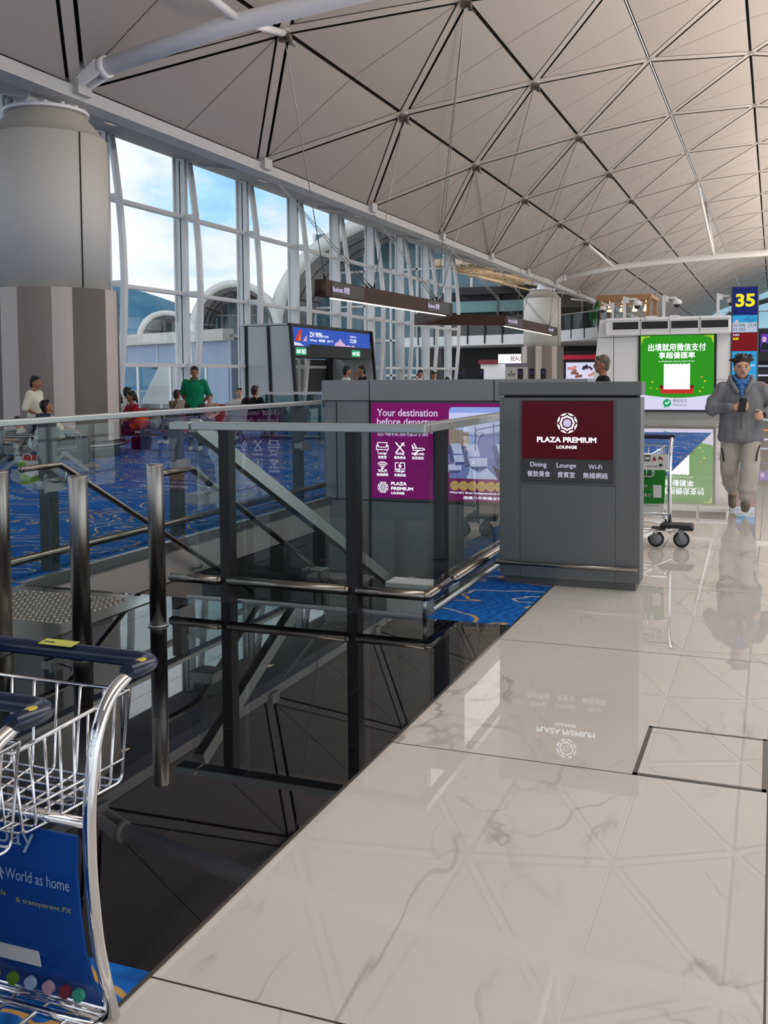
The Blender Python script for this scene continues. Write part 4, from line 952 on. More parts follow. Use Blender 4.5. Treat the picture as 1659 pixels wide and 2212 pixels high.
# gate totem 35
tt = root('gate_totem', 'tall gate totem with yellow number 35 on navy above flight details', 'gate sign')
b = MB(); b.bbox(-1.29, -.47, 33.93, 34.2, 0, 4.24, .02); b.build('body', 'anodised_dark', tt)
def panel_(z0, z1, m): 
    b = MB(); b.box(-1.25, -.51, 33.915, 33.93, z0, z1); return b.build('screen', m, tt)
ty = 33.913
p = panel_(3.33, 4.2, 'lit_navy'); text('35', (-1.16, ty, 3.58), X_, Z_, .58, .42, 'lit_yellow', p, bold=.035)
p = panel_(3.09, 3.32, 'lit_cyan'); b = MB(); b.tube([(-.7+.1*math.cos(a*pi/8), ty, 3.2+.1*math.sin(a*pi/8)) for a in range(16)], .008, 6, closed=True); b.tube([(-.79, ty, 3.2), (-.7, ty, 3.17), (-.61, ty, 3.2)], .008, 6); b.tube([(-.7, ty, 3.17), (-.7, ty, 3.1)], .008, 6); b.build('badge', 'print_blue', p)
b = MB(); b.ellipsoid((-1.12, ty, 3.12), (.06, .002, .06)); b.build('graphic', 'lit_pink', p); b = MB(); b.ellipsoid((-.86, ty, 3.18), (.03, .002, .025)); b.build('graphic', 'lit_darkred', p)
p = panel_(2.78, 3.09, 'lit_grey'); text('ZH 9096', (-1.23, ty, 2.96), X_, Z_, .36, .09, 'lit_ink', p); text('12:30', (-.76, ty, 2.96), X_, Z_, .23, .09, 'lit_ink', p); text('CA 3362', (-1.23, ty, 2.83), X_, Z_, .36, .09, 'lit_ink', p)
p = panel_(2.19, 2.77, 'lit_darkred'); text('普通話', (-1.23, ty, 2.67), X_, Z_, .2, .06, 'lit_lav', p, bold=.02); text('無錫', (-1.23, ty, 2.54), X_, Z_, .17, .08, 'lit_yellow', p, bold=.02)
p = panel_(.4, 2.18, 'lit_cyan'); b = MB(); b.box(-1.25, -.51, ty-.001, ty+.002, 2.03, 2.045); b.build('divider', 'print_blue', p); text('1:51', (-.8, ty, 1.35), X_, Z_, .2, .09, 'lit_white', p); text('Gate open', (-.85, ty, 1.7), X_, Z_, .3, .06, 'lit_white', p)
settle(tt, (-.88, 34, 0))

# upper deck with glass rail, shops beneath
DK = [(-26, 71), (-17.8, 69), (-15.9, 68.1), (-13.0, 64.9), (-9.8, 60.9), (-7.6, 58.2)]
dk = root('upper_deck', 'upper deck with dark-posted glass rail curving behind the distant column', 'mezzanine')
b = MB(); b.prism([DK[0]]+DK[1:]+[(-4, 62), (-4, 96), (-26, 96)], (0, 0, 3.6), X_, Y_, .25); b.build('deck_slab', 'white_paint', dk)
b = MB()
for p, q in zip(DK, DK[1:]): b.beam((p[0], p[1], 3.95), (q[0], q[1], 3.95), .12, .7, ext=.03)
b.build('fascia', 'mezz_white', dk)
for p, q in zip(DK, DK[1:]):
    P, Q = Vector((*p, 0)), Vector((*q, 0)); n_ = max(1, round((Q-P).length/1.5))
    b = MB(); b.beam(P+Z_*4.75, Q+Z_*4.75, .03, .95); b.build('glass_panel', 'mezz_glass', dk)
    for k in range(n_):
        v = P.lerp(Q, k/n_); b = MB(); b.box(v.x-.05, v.x+.05, v.y-.12, v.y-.02, 3.7, 5.25); b.build('post', 'black', dk)
b = MB(); b.tube([(p[0], p[1], 5.3) for p in DK], .045, 8); b.build('handrail', 'steel_satin', dk)
settle(dk, (-13, 70, 3.6))
bw = root('shop_block', 'dark two-storey block of shops under and behind the upper deck', 'shops')
b = MB(); b.box(-26, -13.4, 80, 80.4, 3.85, 8.3); b.box(-26, -5, 76, 76.4, 0, 3.6); b.build('back_wall', 'mezz_dark', bw)
b = MB(); b.box(-26, -17.6, 79.6, 80, 6.6, 7.5); b.build('light_band', 'teal_wall', bw); b = MB(); b.box(-24, -13.4, 79, 80, 8.0, 8.6); b.build('roof_slab', 'mezz_dark', bw)
for x in (-21, -17.6, -14.2): b = MB(); b.box(x, x+.15, 79.5, 80, 3.85, 8.0); b.build('pier', 'clad_base', bw)
b = MB(); b.box(-19.5, -14, 79.8, 80, 4.2, 6.3); b.build('shop_window', 'screen_black', bw)
for x in (-19.0, -18.2): b = MB(); b.box(x, x+.3, 79.7, 79.8, 5.6, 5.75); b.build('shop_lamp', 'lit_red', bw)
b = MB(); b.box(-18.5, -14.6, 65.8, 66, 0, 2.2); b.box(-15.6, -15.2, 65.7, 66, 0, 2.9); b.build('shop_front', 'pod_white', bw)
b = MB(); b.box(-17.2, -15.55, 65.5, 65.7, 2.25, 2.85); s = b.build('shop_sign', 'lit_white', bw); text('BEAUTY', (-16.35, 65.49, 2.4), X_, Z_, 1.1, .32, 'print_maroon', s, bold=.02)
b = MB(); b.box(-18.6, -17.3, 65.6, 65.7, 2.2, 2.5); b.build('red_band', 'print_maroon', bw)
b = MB(); b.box(-13.2, -9.8, 66.1, 66.4, 0, 3.0); b.build('screen_wall', 'mezz_dark', bw); b = MB(); b.box(-13, -10.2, 65.9, 66.1, 2.45, 2.75); b.build('red_sign', 'red_lit', bw)
b = MB(); b.box(-12.75, -10.9, 66.0, 66.1, .9, 2.25); s = b.build('screen', 'lit_lav', bw)
random.seed(3)
for k in range(12):
    x = random.uniform(-12.6, -11.2); z = random.uniform(1.0, 2.0); a = random.uniform(-.9, .9); w_ = random.uniform(.12, .2); l = random.uniform(.25, .5)
    b = MB(); b.prism([(-l/2, -w_/2), (l/2, -w_/2), (l/2, w_/2), (-l/2, w_/2)], (x+.15, 65.99-.004*k, z), (math.cos(a), 0, math.sin(a)), (-math.sin(a), 0, math.cos(a)), .003)
    b.build('graphic', ['lit_brown', 'lit_dim', 'lit_rose'][k % 3], s)
settle(bw, (-14, 78, 0))
# far cream roof over the crossing hall
b = MB(); b.prism([(61.5, 8.5), (110, 9.0), (110, 9.4), (61.5, 8.9)], (-20.5, 0, 0), Y_, Z_, 7.7)
b.build('ceiling_crossing', 'cream_roof', kind='structure')
b = MB()
for k in range(14):
    x = -19.8+k*.55; b.tube([(x, 61.5, 8.42), (x+1.2, 78, 8.6), (x-.5, 109, 8.9)], .06, 6)
for y in range(62, 110, 4):
    z = 8.42+(y-61.5)*.0103; b.tube([(-20.5, y, z), (-13, y, z)], .05, 6)
    for x in (-20, -18, -16): b.tube([(x, y, z), (x+3, y+4, z-.7)], .05, 6)
b.build('trim_6', 'rib_warm', kind='structure')
area('added_hall_light', (-16, 84, 6.8), (pi, 0, 0), 5, 30, 500, (1, .88, .72)); area('added_hall_light', (-17, 66, 6.6), (pi, 0, 0), 4, 5, 160, (1, .88, .72))  # unseen lamps added to brighten the cream roof from below
# cafe on the deck
cf = root('cafe_counter', 'wooden cafe frame with hanging warm lamps on the upper deck', 'cafe')
b = MB()
for x, y in ((-10.6, 66), (-7.5, 66), (-10.6, 70), (-7.5, 70), (-9, 66)): b.box(x-.12, x+.12, y-.12, y+.12, 3.85, 6.5)
b.box(-10.8, -7.3, 65.8, 70.2, 6.35, 6.55); b.box(-10.8, -7.3, 65.9, 66.1, 5.9, 6.0); b.build('frame', 'ply', cf)
for x in (-10.0, -9.2, -8.4, -7.7): b = MB(); b.lathe([(.02, .7), (.02, .45), (.05, .45), (.17, .05), (.15, 0), (0, .02)], (x, 66.4, 5.5), 12); b.build('pendant_lamp', 'lamp_warm', cf)
settle(cf, (-9, 68, 3.85))
lp_ = root('potted_plant', 'large-leaved green plant standing at the rail of the upper deck', 'plant')
b = MB(); b.lathe([(.2, 0), (.28, .5), (.24, .5), (0, .45)], (-10.6, 64, 3.85), 16); b.build('pot', 'mezz_white', lp_)
for k, (a, l) in enumerate(((.3, 1.5), (2.4, 1.2), (4.0, 1.0), (5.2, 1.3), (1.4, 1.7))):
    b = MB(); c, s_ = math.cos(a), math.sin(a); pts = [Vector((-10.6+c*t*l*.4, 64+s_*t*l*.4, 4.3+l*t*1.35-.5*t*t*l*.5)) for t in (0, .3, .5, .7, .85, 1)]
    ws = [.02, .03, .16, .2, .13, .01]; n_ = Vector((-s_, c, 0)); L = [(b.v(p+n_*w_), b.v(p-n_*w_), b.v(p-n_*w_+Vector((0, 0, .02))), b.v(p+n_*w_+Vector((0, 0, .02)))) for p, w_ in zip(pts, ws)]
    for A_, B_ in zip(L, L[1:]):
        for i in range(4): b._f([A_[i], A_[(i+1) % 4], B_[(i+1) % 4], B_[i]], 0, True)
    b.build('leaf', 'leaf', lp_)
settle(lp_, (-10.6, 64, 3.85))
# shop stand at the far right edge
sh = root('shop_stand', 'dark shop stand with purple screen above lit shelves beyond the gate totem', 'shop')
b = MB(); b.box(-.75, 3.2, 46.3, 48, 0, 3.4); b.box(-.75, 3.2, 45.9, 46.3, 2.0, 2.4); b.build('cabinet', 'mezz_dark', sh)
b = MB(); b.box(-.55, 2.4, 46.2, 46.3, 2.42, 3.15); s = b.build('screen', 'lit_violet', sh)
b = MB(); b.prism([(-.55, 2.45), (-.5, 2.75), (-.38, 2.8), (-.2, 2.72), (-.12, 2.45)], (0, 46.19, 0), X_, Z_, .003); b.build('graphic', 'lit_ink', s); b = MB(); b.ellipsoid((-.4, 46.19, 2.92), (.09, .003, .12)); b.build('graphic', 'lit_pink', s)
for z, m in ((.5, 'lit_grey'), (.95, 'lit_orange'), (1.35, 'lit_lav'), (1.75, 'lit_grey')): b = MB(); b.box(-.7, 3.1, 46.05, 46.3, z, z+.06); b.build('shelf', m, sh)
settle(sh, (1, 47, 0))
# ================================================================== PEOPLE
def blob(name, prims, voxel, mats, parent, smooth=6, head=None):
    """one continuous skin over overlapping capsules, ellipsoids and lofts"""
    b = MB()
    for p in prims:
        if p[0] == 'c':
            a, c, r0, r1 = Vector(p[1]), Vector(p[2]), p[3], p[4]; d = c-a; L = d.length
            if L < 1e-5: b.ellipsoid(a, (r0,)*3, seg=12); continue
            pr = [(r0*math.sin(t*pi/8), -r0*math.cos(t*pi/8)) for t in range(5)]+[(r1*math.cos(t*pi/8), L+r1*math.sin(t*pi/8)) for t in range(5)]
            pr[0] = (0, -r0); pr[-1] = (0, L+r1); b.lathe(pr, a, 12, axis=d)
        elif p[0] == 'e': b.ellipsoid(p[1], p[2], seg=18, rot=p[3] if len(p) > 3 else None)
        elif p[0] == 'l':
            R = []
            for (c, rx, ry) in p[1]:
                c = Vector(c); R.append([b.v(c+Vector((rx*math.cos(2*pi*k/24), ry*math.sin(2*pi*k/24), 0))) for k in range(24)])
            for A_, B_ in zip(R, R[1:]):
                for k in range(24): b._f([A_[k], A_[(k+1) % 24], B_[(k+1) % 24], B_[k]], 0)
            b._f(R[0][::-1], 0); b._f(R[-1], 0)
    bmesh.ops.recalc_face_normals(b.b, faces=b.b.faces)
    me = bpy.data.meshes.new('tmp'); b.b.to_mesh(me); b.b.free()
    o = bpy.data.objects.new('tmp_blob', me); COL.objects.link(o)
    m = o.modifiers.new('r', 'REMESH'); m.mode = 'VOXEL'; m.voxel_size = voxel; m.use_smooth_shade = True
    if smooth: s = o.modifiers.new('s', 'SMOOTH'); s.factor = .5; s.iterations = smooth
    bpy.context.view_layer.update()
    me2 = bpy.data.meshes.new_from_object(o.evaluated_get(bpy.context.evaluated_depsgraph_get())); me2.name = name
    bpy.data.objects.remove(o); bpy.data.meshes.remove(me)
    me2.materials.clear()
    for k in (mats if isinstance(mats, (list, tuple)) else [mats]): me2.materials.append(MT[k])
    for q in me2.polygons: q.use_smooth = True
    if head:
        inv, sc = head; at_ = me2.attributes.new('headspace', 'FLOAT_VECTOR', 'POINT'); buf = []
        for v in me2.vertices:
            q = (inv @ v.co)/sc; buf += [q.x, -q.y, q.z] if abs(q.z) < 1.25 and abs(q.x) < 1 else [0, -2, 0]
        at_.data.foreach_set('vector', buf)
    ob = bpy.data.objects.new(name, me2); COL.objects.link(ob); ob.parent = parent
    return ob
def hand(P, w, d, n, s=1, curl=.5, side=1, thumb=.5):
    """palm, four unequal bent fingers and a thumb; w wrist, d along the fingers, n palm normal"""
    w = Vector(w); d = Vector(d).normalized(); n = Vector(n); n = (n-d*n.dot(d)).normalized(); sd = d.cross(n)*side
    for i in range(4): P.append(('c', w+sd*(i-1.5)*.012*s, w+d*.085*s+sd*(i-1.5)*.021*s, .016*s, .0135*s))
    for i, L in enumerate((.07, .079, .073, .057)):
        p = w+d*.088*s+sd*(i-1.5)*.0215*s; a = curl*.5
        for k, f in enumerate((.44, .31, .25)):
            dv = d*math.cos(a)+n*math.sin(a); q = p+dv*L*f*s; P.append(('c', p, q, (.0105-.001*k)*s, (.0097-.001*k)*s)); p = q; a += curl
    p = w+d*.025*s-sd*.026*s
    for k, (f, mix) in enumerate(((.035, .3), (.032, .5), (.026, .7))):
        dv = (d*(.55+mix*.5)-sd*(.8-mix*.6)+n*thumb*(.4+k*.4)).normalized(); q = p+dv*f*s; P.append(('c', p, q, (.0125-.001*k)*s, (.0115-.001*k)*s)); p = q
def lerp(a, b, t): return Vector(a).lerp(Vector(b), t)
STAND = dict(pel=(0, 0, .93), chest=(0, .0, 1.28), neck=(0, .01, 1.46), sh=.18, el=((-.25, .04, 1.13), (.25, .04, 1.13)), wr=((-.25, -.06, .9), (.25, -.06, .9)),
             kn=((-.1, -.02, .5), (.1, -.02, .5)), an=((-.1, .03, .09), (.1, .03, .09)), hd=((0, -.2, -1), (0, -.2, -1)))
SIT = dict(pel=(0, .05, .5), chest=(0, .12, .84), neck=(0, .13, 1.02), sh=.18, el=((-.24, .02, .74), (.24, .02, .74)), wr=((-.14, -.2, .66), (.14, -.2, .66)),
           kn=((-.1, -.4, .5), (.1, -.4, .5)), an=((-.1, -.42, .09), (.1, -.42, .09)), hd=((.3, -1, -.1), (-.3, -1, -.1)))
def person(label, loc, rz=0, H=1.72, base=STAND, top='cloth_white', sleeve=.45, bottom='cloth_dark', hair='hair_black', sk='skin_tan', shoe='shoe_white', yaw=0, nod=0, fat=1.0, long_hair=0, bun=0,
           vox=.0095, group=None, extra=None, curl=.45, shorts=1.0, **kw):
    J = dict(base); J.update(kw); s = H/1.72; V = lambda p: Vector(p)*s
    r = root('person', label, 'person', group)
    pel, chest, neck = V(J['pel']), V(J['chest']), V(J['neck'])
    up = (neck-chest).normalized(); hR = Euler((nod, 0, yaw)).to_matrix(); hc = neck+Vector((0, 0, .03*s))+hR @ Vector((0, -.02, .125))*s
    shs = [neck+Vector((d*J['sh'], 0, -.055))*1.0*Vector((1, 1, 1)).x for d in (-1, 1)]
    shs = [Vector((neck.x+d*J['sh']*s, neck.y, neck.z-.06*s)) for d in (-1, 1)]
    hips = [pel+Vector((d*.085*s, 0, -.02*s)) for d in (-1, 1)]
    el, wr, kn, an = [[V(p) for p in J[k]] for k in ('el', 'wr', 'kn', 'an')]
    # body
    B = [('c', neck-up*.03*s, hc-hR @ Vector((0, -.01, .05))*s, .055*s, .052*s), ('c', pel, chest, .11*s, .12*s), ('c', shs[0], shs[1], .06*s, .06*s), ('c', chest, neck-up*.05*s, .12*s, .07*s)]
    hm = lambda x, y, z: hc+hR @ Vector((x, y, z))*s
    rotq = hR.to_euler()
    B += [('e', hc, (.076*s, .094*s, .112*s), rotq), ('e', hm(0, -.022, -.05), (.06*s, .07*s, .068*s), rotq), ('c', hm(0, -.05, -.1), hm(0, -.066, -.098), .022*s, .02*s),
          ('c', hm(0, -.09, .01), hm(0, -.106, -.03), .009*s, .0155*s), ('c', hm(-.012, -.098, -.032), hm(.012, -.098, -.032), .010*s, .010*s), ('c', hm(-.045, -.083, .028), hm(.045, -.083, .028), .012*s, .012*s),
          ('c', hm(-.018, -.089, -.058), hm(.018, -.089, -.058), .009*s, .009*s), ('e', hm(-.076, .005, -.008), (.013*s, .022*s, .033*s), rotq), ('e', hm(.076, .005, -.008), (.013*s, .022*s, .033*s), rotq)]
    for i in (0, 1):
        B += [('c', shs[i], el[i], .05*s, .04*s), ('c', el[i], wr[i], .04*s, .027*s), ('c', hips[i], kn[i], .085*s, .055*s), ('c', kn[i], lerp(kn[i], an[i], .35), .055*s, .054*s), ('c', lerp(kn[i], an[i], .35), an[i], .054*s, .036*s)]
        hd = Vector(J['hd'][i]); hn = Vector(J.get('hn', ((1, 0, 0), (-1, 0, 0)))[i]); hand(B, wr[i], hd, hn, s, curl, 1 if i else -1)
        B.append(('c', an[i], an[i]+Vector((0, -.02, -.03))*s, .035*s, .03*s))
    blob('body', B, vox*s, sk, r, 3, (Matrix.Translation(hc) @ hR.to_4x4()).inverted() and ((Matrix.Translation(hc) @ hR.to_4x4()).inverted(), .112*s))
    # hair
    Hh = [('e', hm(0, .022, .03), (.086*s, .092*s, .104*s), rotq), ('e', hm(0, .05, -.03), (.07*s, .055*s, .075*s), rotq)]
    if not (extra and 'hair' in extra): Hh.append(('c', hm(-.045, -.052, .085), hm(.045, -.052, .085), .03*s, .03*s))
    if long_hair: Hh += [('c', hm(-.05, .05, -.02), hm(-.055, .07, -.02-long_hair), .05*s, .035*s), ('c', hm(.05, .05, -.02), hm(.055, .07, -.02-long_hair), .05*s, .035*s), ('c', hm(0, .07, 0), hm(0, .09, -.04-long_hair), .06*s, .04*s)]
    if bun: Hh += [('c', hm(0, .1, .0), hm(0, .135, -.13), .035*s, .022*s)]
    blob('hair', Hh+(extra['hair'](hm, s) if extra and 'hair' in extra else []), .009*s, hair, r, 3)
    # top
    f = fat
    T = [('l', [(pel+Vector((0, 0, -.1*s)), .165*s*f, .115*s*f), (pel+Vector((0, 0, .03*s)), .168*s*f, .12*s*f), (lerp(pel, chest, .5), .16*s*f, .118*s*f), (chest, .178*s*f, .125*s*f), (lerp(chest, neck, .55), .17*s*f, .105*s*f), (lerp(chest, neck, .85), .115*s, .08*s), (lerp(chest, neck, .98), .065*s, .064*s)])]
    for i in (0, 1):
        T.append(('c', lerp(chest, shs[i], .75), shs[i], .075*s*f, .068*s*f))
        if sleeve <= .5: e_ = lerp(shs[i], el[i], sleeve*2); T.append(('c', shs[i], e_, .068*s*f, .06*s*f))
        else: e_ = lerp(el[i], wr[i], (sleeve-.5)*2); T += [('c', shs[i], el[i], .066*s*f, .055*s*f), ('c', el[i], e_, .056*s*f, .044*s*f)]
    blob('top', T, .012*s, top, r, 5)
    # legs
    L = [('c', hips[0], hips[1], .118*s*min(f, 1.1), .118*s*min(f, 1.1)), ('c', pel+Vector((0, 0, .06*s)), pel, .13*s, .12*s)]
    for i in (0, 1):
        e_ = lerp(kn[i], an[i], .92) if shorts >= 1 else lerp(hips[i], kn[i], shorts)
        L.append(('c', hips[i], kn[i] if shorts >= 1 else e_, .105*s, .078*s))
        if shorts >= 1: L.append(('c', kn[i], e_, .078*s, .06*s))
    if extra and 'legs' in extra: L = L[:2]+extra['legs']
    blob('trousers', L, .013*s, bottom, r, 4)
    for i in (0, 1):
        ft = J.get('ft', ((0, -.2, -.05),)*2)[i]; toe = an[i]+Vector(ft)*s; he = an[i]+Vector((0, .03, -.045))*s
        blob('shoe', [('c', he, lerp(he, toe, .8), .046*s, .047*s), ('c', lerp(he, toe, .4), toe, .048*s, .036*s), ('c', an[i]+Vector((0, 0, .0)), he, .05*s, .045*s), ('c', an[i], lerp(he, toe, .5), .046*s, .045*s)], .01*s, shoe, r, 3)
    if extra and 'parts' in extra: extra['parts'](r, hm, s)
    r.location = loc; r.rotation_euler = (0, 0, rz)
    return r
# the man walking towards the camera: jacket, hood, polo collar, pocket zips
def runner_parts(r, hm, s):
    blob('jacket', [('l', [((0, .0, .765), .222, .178), ((0, .0, .80), .238, .19), ((0, .0, 1.0), .218, .155), ((0, 0, 1.2), .225, .15), ((0, .01, 1.34), .215, .128), ((0, .015, 1.42), .12, .09)]),
         ('c', (-.1, .01, 1.33), (-.19, .0, 1.335), .08, .075), ('c', (-.19, 0, 1.335), (-.3, -.03, 1.13), .074, .07), ('c', (-.3, -.03, 1.11), (-.11, -.23, 1.143), .07, .044), ('c', (-.29, -.02, 1.2), (-.29, -.06, 1.1), .066, .066),
         ('c', (.1, .01, 1.33), (.19, .0, 1.335), .08, .075), ('c', (.19, 0, 1.335), (.32, .06, 1.13), .074, .07), ('c', (.32, .06, 1.12), (.235, -.115, 1.07), .068, .044)], .009, 'cloth_grey', r, 4)
    ring = [(.105*math.sin(a), .02-.1*math.cos(a) if abs(a) < 1.6 else .03-.1*math.cos(a), 1.40+.035*abs(a)/pi) for a in [-.5+i*0 for i in range(0)]]
    pts = [(-.045, -.15, 1.30), (-.085, -.12, 1.37), (-.115, -.05, 1.425), (-.11, .05, 1.455), (-.05, .12, 1.46), (.05, .12, 1.46), (.11, .05, 1.455), (.115, -.05, 1.425), (.085, -.12, 1.37), (.045, -.15, 1.30)]
    blob('hood', [('c', p, q, .024, .024) for p, q in zip(pts, pts[1:])]+[('e', (0, .12, 1.39), (.12, .05, .09)), ('e', (-.11, -.03, 1.39), (.045, .06, .05)), ('e', (.11, -.03, 1.39), (.045, .06, .05))], .009, 'cloth_grey', r, 4)
    blob('polo_shirt', [('c', (0, -.085, 1.39), (0, -.14, 1.27), .05, .02), ('c', (-.04, -.07, 1.40), (0, -.14, 1.28), .03, .02), ('c', (.04, -.07, 1.40), (0, -.14, 1.28), .03, .02)], .007, 'cloth_blue', r, 3)
    cp = [(-.02, -.125, 1.395), (-.06, -.1, 1.43), (-.075, -.02, 1.465), (-.05, .05, 1.475), (.05, .05, 1.475), (.075, -.02, 1.465), (.06, -.1, 1.43), (.02, -.125, 1.395)]
    blob('collar', [('c', p, q, .016, .016) for p, q in zip(cp, cp[1:])]+[('c', (-.025, -.13, 1.39), (-.06, -.115, 1.385), .014, .01), ('c', (.025, -.13, 1.39), (.06, -.115, 1.385), .014, .01)], .006, 'cloth_blue', r, 2)
    b = MB()
    for z in (1.345, 1.31, 1.275): b.ellipsoid((.002, -.166-.04*(1.345-z), z), (.005, .003, .005), seg=8)
    b.build('button', 'print_white', r)
    b = MB(); b.tube([(0, -.172, 1.24), (0, -.178, 1.1), (0, -.175, .95), (0, -.16, .8)], .004, 6); b.build('zip', 'clad_base', r)
    for pts in ([(-.195, -.1, .70), (-.18, -.125, .63), (-.172, -.125, .56)], [(.185, -.16, .74), (.155, -.24, .66), (.145, -.265, .58)]):
        b = MB(); b.tube(pts, .009, 6); b.build('pocket_zip', 'black', r)
    b = MB(); b.lathe([(.032, 0), (.034, .006), (.034, .024), (.032, .03)], (.212, -.16, 1.058), 16, axis=(-.2, -.9, -.1)); b.build('wristband', 'black', r)
    for x in (-.075,): blob('earphone', [('e', hm(x-.01, -.008, -.02), (.01, .01, .018))], .004, 'print_white', r, 0)
def runner_hair(hm, s):
    random.seed(5); out = [('e', hm(0, .005, .075), (.086, .084, .065))]
    for k in range(46):
        a = random.uniform(0, 2*pi); e_ = random.uniform(.1, 1.2); d = Vector((math.cos(a)*math.cos(e_), math.sin(a)*math.cos(e_), math.sin(e_)))
        if d.y < -.4 and e_ < .55: continue
        p = Vector((d.x*.075, d.y*.08, .045+d.z*.07)); q = p+d*random.uniform(.03, .065)+Vector((math.copysign(.016, d.x), 0, .004))
        out.append(('c', hm(*p), hm(*q), .016, .005))
    return out
RLEGS = []
for hp, kk, aa in (((-.1, 0, .85), (-.11, -.04, .47), (-.075, .22, .24)), ((.1, 0, .85), (.085, -.2, .48), (.05, -.265, .2))):
    hp, kk, aa = Vector(hp), Vector(kk), Vector(aa)
    RLEGS += [('c', hp, kk, .108, .098), ('c', kk, lerp(kk, aa, .7), .1, .094), ('c', lerp(kk, aa, .7), aa, .094, .07), ('e', aa, (.074, .074, .035)), ('e', lerp(kk, aa, .72), (.102, .1, .05)), ('e', lerp(hp, kk, .7), (.112, .108, .06))]
RUN = dict(pel=(0, 0, .87), chest=(0, .0, 1.22), neck=(0, .0, 1.40), sh=.2, el=((-.3, -.03, 1.12), (.32, .06, 1.12)), wr=((-.07, -.245, 1.14), (.215, -.15, 1.06)),
           kn=((-.105, -.03, .47), (.07, -.2, .49)), an=((-.07, .26, .16), (.045, -.27, .125)), hd=((1, -.15, .1), (-.35, -.9, -.1)), hn=((0, 1, -.1), (-.9, .3, -.2)), ft=((0, -.13, -.1), (0, -.185, .02)))
run = person('young man in grey hooded jacket and beige trousers hurrying across the marble', (-.32, 11.35, 0), .06, 1.72, RUN, 'cloth_blue', .2, 'cloth_trouser', 'hair_brown', 'skin_light', 'shoe_tan', yaw=.1, vox=.0065, fat=.9,
       extra={'parts': runner_parts, 'hair': runner_hair, 'legs': RLEGS}, curl=.75)
ph = root('smartphone', 'black smartphone held in the hand of the man in the grey jacket', 'phone')
b = MB(); b.bbox(-.037, .037, -.004, .004, -.075, .075, .003); b.build('body', 'screen_black', ph); b = MB(); b.bbox(-.03, -.004, -.008, -.004, .04, .068, .002); b.ellipsoid((-.017, -.008, .054), (.008, .002, .008), seg=10); b.build('camera_bump', 'black', ph)
ph.location = (-.30, 11.075, 1.165); ph.rotation_euler = (.1, .12, .08)
# grey-haired man behind the totem
person('grey-haired man in black shirt seen in profile above the totem', (-2.2, 14, 0), -pi/2+.25, 1.74, STAND, 'cloth_black', .45, 'cloth_dark', 'hair_grey', 'skin_tan', vox=.009)
# green polo
def polo(r, hm, s):
    blob('collar', [('c', (-.03, -.1, 1.42), (-.075, -.02, 1.47), .016, .016), ('c', (-.075, -.02, 1.47), (0, .065, 1.485), .016, .016), ('c', (0, .065, 1.485), (.075, -.02, 1.47), .016, .016), ('c', (.075, -.02, 1.47), (.03, -.1, 1.42), .016, .016)], .007, 'cloth_green', r, 2)
person('balding man in green polo shirt standing with his hands behind him', (-10.95, 17.6, 0), .35, 1.7, STAND, 'cloth_green', .4, 'cloth_dark', 'hair_brown', 'skin_tan', yaw=.25, nod=.12, fat=1.16, extra={'parts': polo},
       el=((-.27, .1, 1.14), (.27, .1, 1.14)), wr=((-.1, .2, .95), (.1, .2, .95)), hd=((1, .2, -.4), (-1, .2, -.4)), hn=((0, -1, 0), (0, -1, 0)))
person('boy in loose white shirt standing with his back to the striped column', (-11.35, 13.35, 0), pi/2+.25, 1.52, STAND, 'cloth_cream', .5, 'cloth_jean', 'hair_black', 'skin_tan', fat=1.15, el=((-.24, .08, 1.14), (.24, .05, 1.14)), wr=((-.1, -.12, 1.0), (.1, -.12, 1.0)), hd=((.6, -.8, 0), (-.6, -.8, 0)))
# ================================================================== SEATING AND SEATED PEOPLE
SEATS = {}
def bench(label, n, loc, rz, arms=True, red=()):
    """row of n metal seats on one beam; sitters face local -y"""
    r = root('airport_bench', label, 'bench'); W_ = .6
    b = MB(); b.box(-.05, n*W_+.05, -.03, .05, .3, .37); b.build('beam', 'steel_satin', r)
    for i in range(n):
        x = i*W_+.04; m = 'red_seat' if i in red else 'seat_steel'
        prof = [(-.24, .43), (-.1, .415), (.12, .405), (.2, .43), (.27, .62), (.33, .86), (.345, .86), (.29, .62), (.22, .41), (.12, .385), (-.1, .395), (-.24, .41)]
        b = MB(); b.prism(prof, (x, 0, 0), Y_, Z_, W_-.08); b.build('seat_shell', m, r)
    if arms:
        for i in range(n+1):
            x = i*W_; b = MB(); b.tube([(x, -.2, .39), (x, -.24, .62), (x, -.18, .65), (x, .22, .65), (x, .27, .6), (x, .2, .37)], .018, 8, fil=.05); b.build('armrest', 'seat_steel', r)
    for i in ((0, n) if n < 5 else (0, n//2, n)):
        x = min(max(i*W_, .12), n*W_-.12); b = MB(); b.beam((x, 0, .33), (x, -.36, .03), .05, .05); b.beam((x, 0, .33), (x, .36, .03), .05, .05); b.box(x-.03, x+.03, -.42, -.34, 0, .035); b.box(x-.03, x+.03, .34, .42, 0, .035); b.build('leg', 'steel_satin', r)
    r.location = loc; r.rotation_euler = (0, 0, rz)
    return r
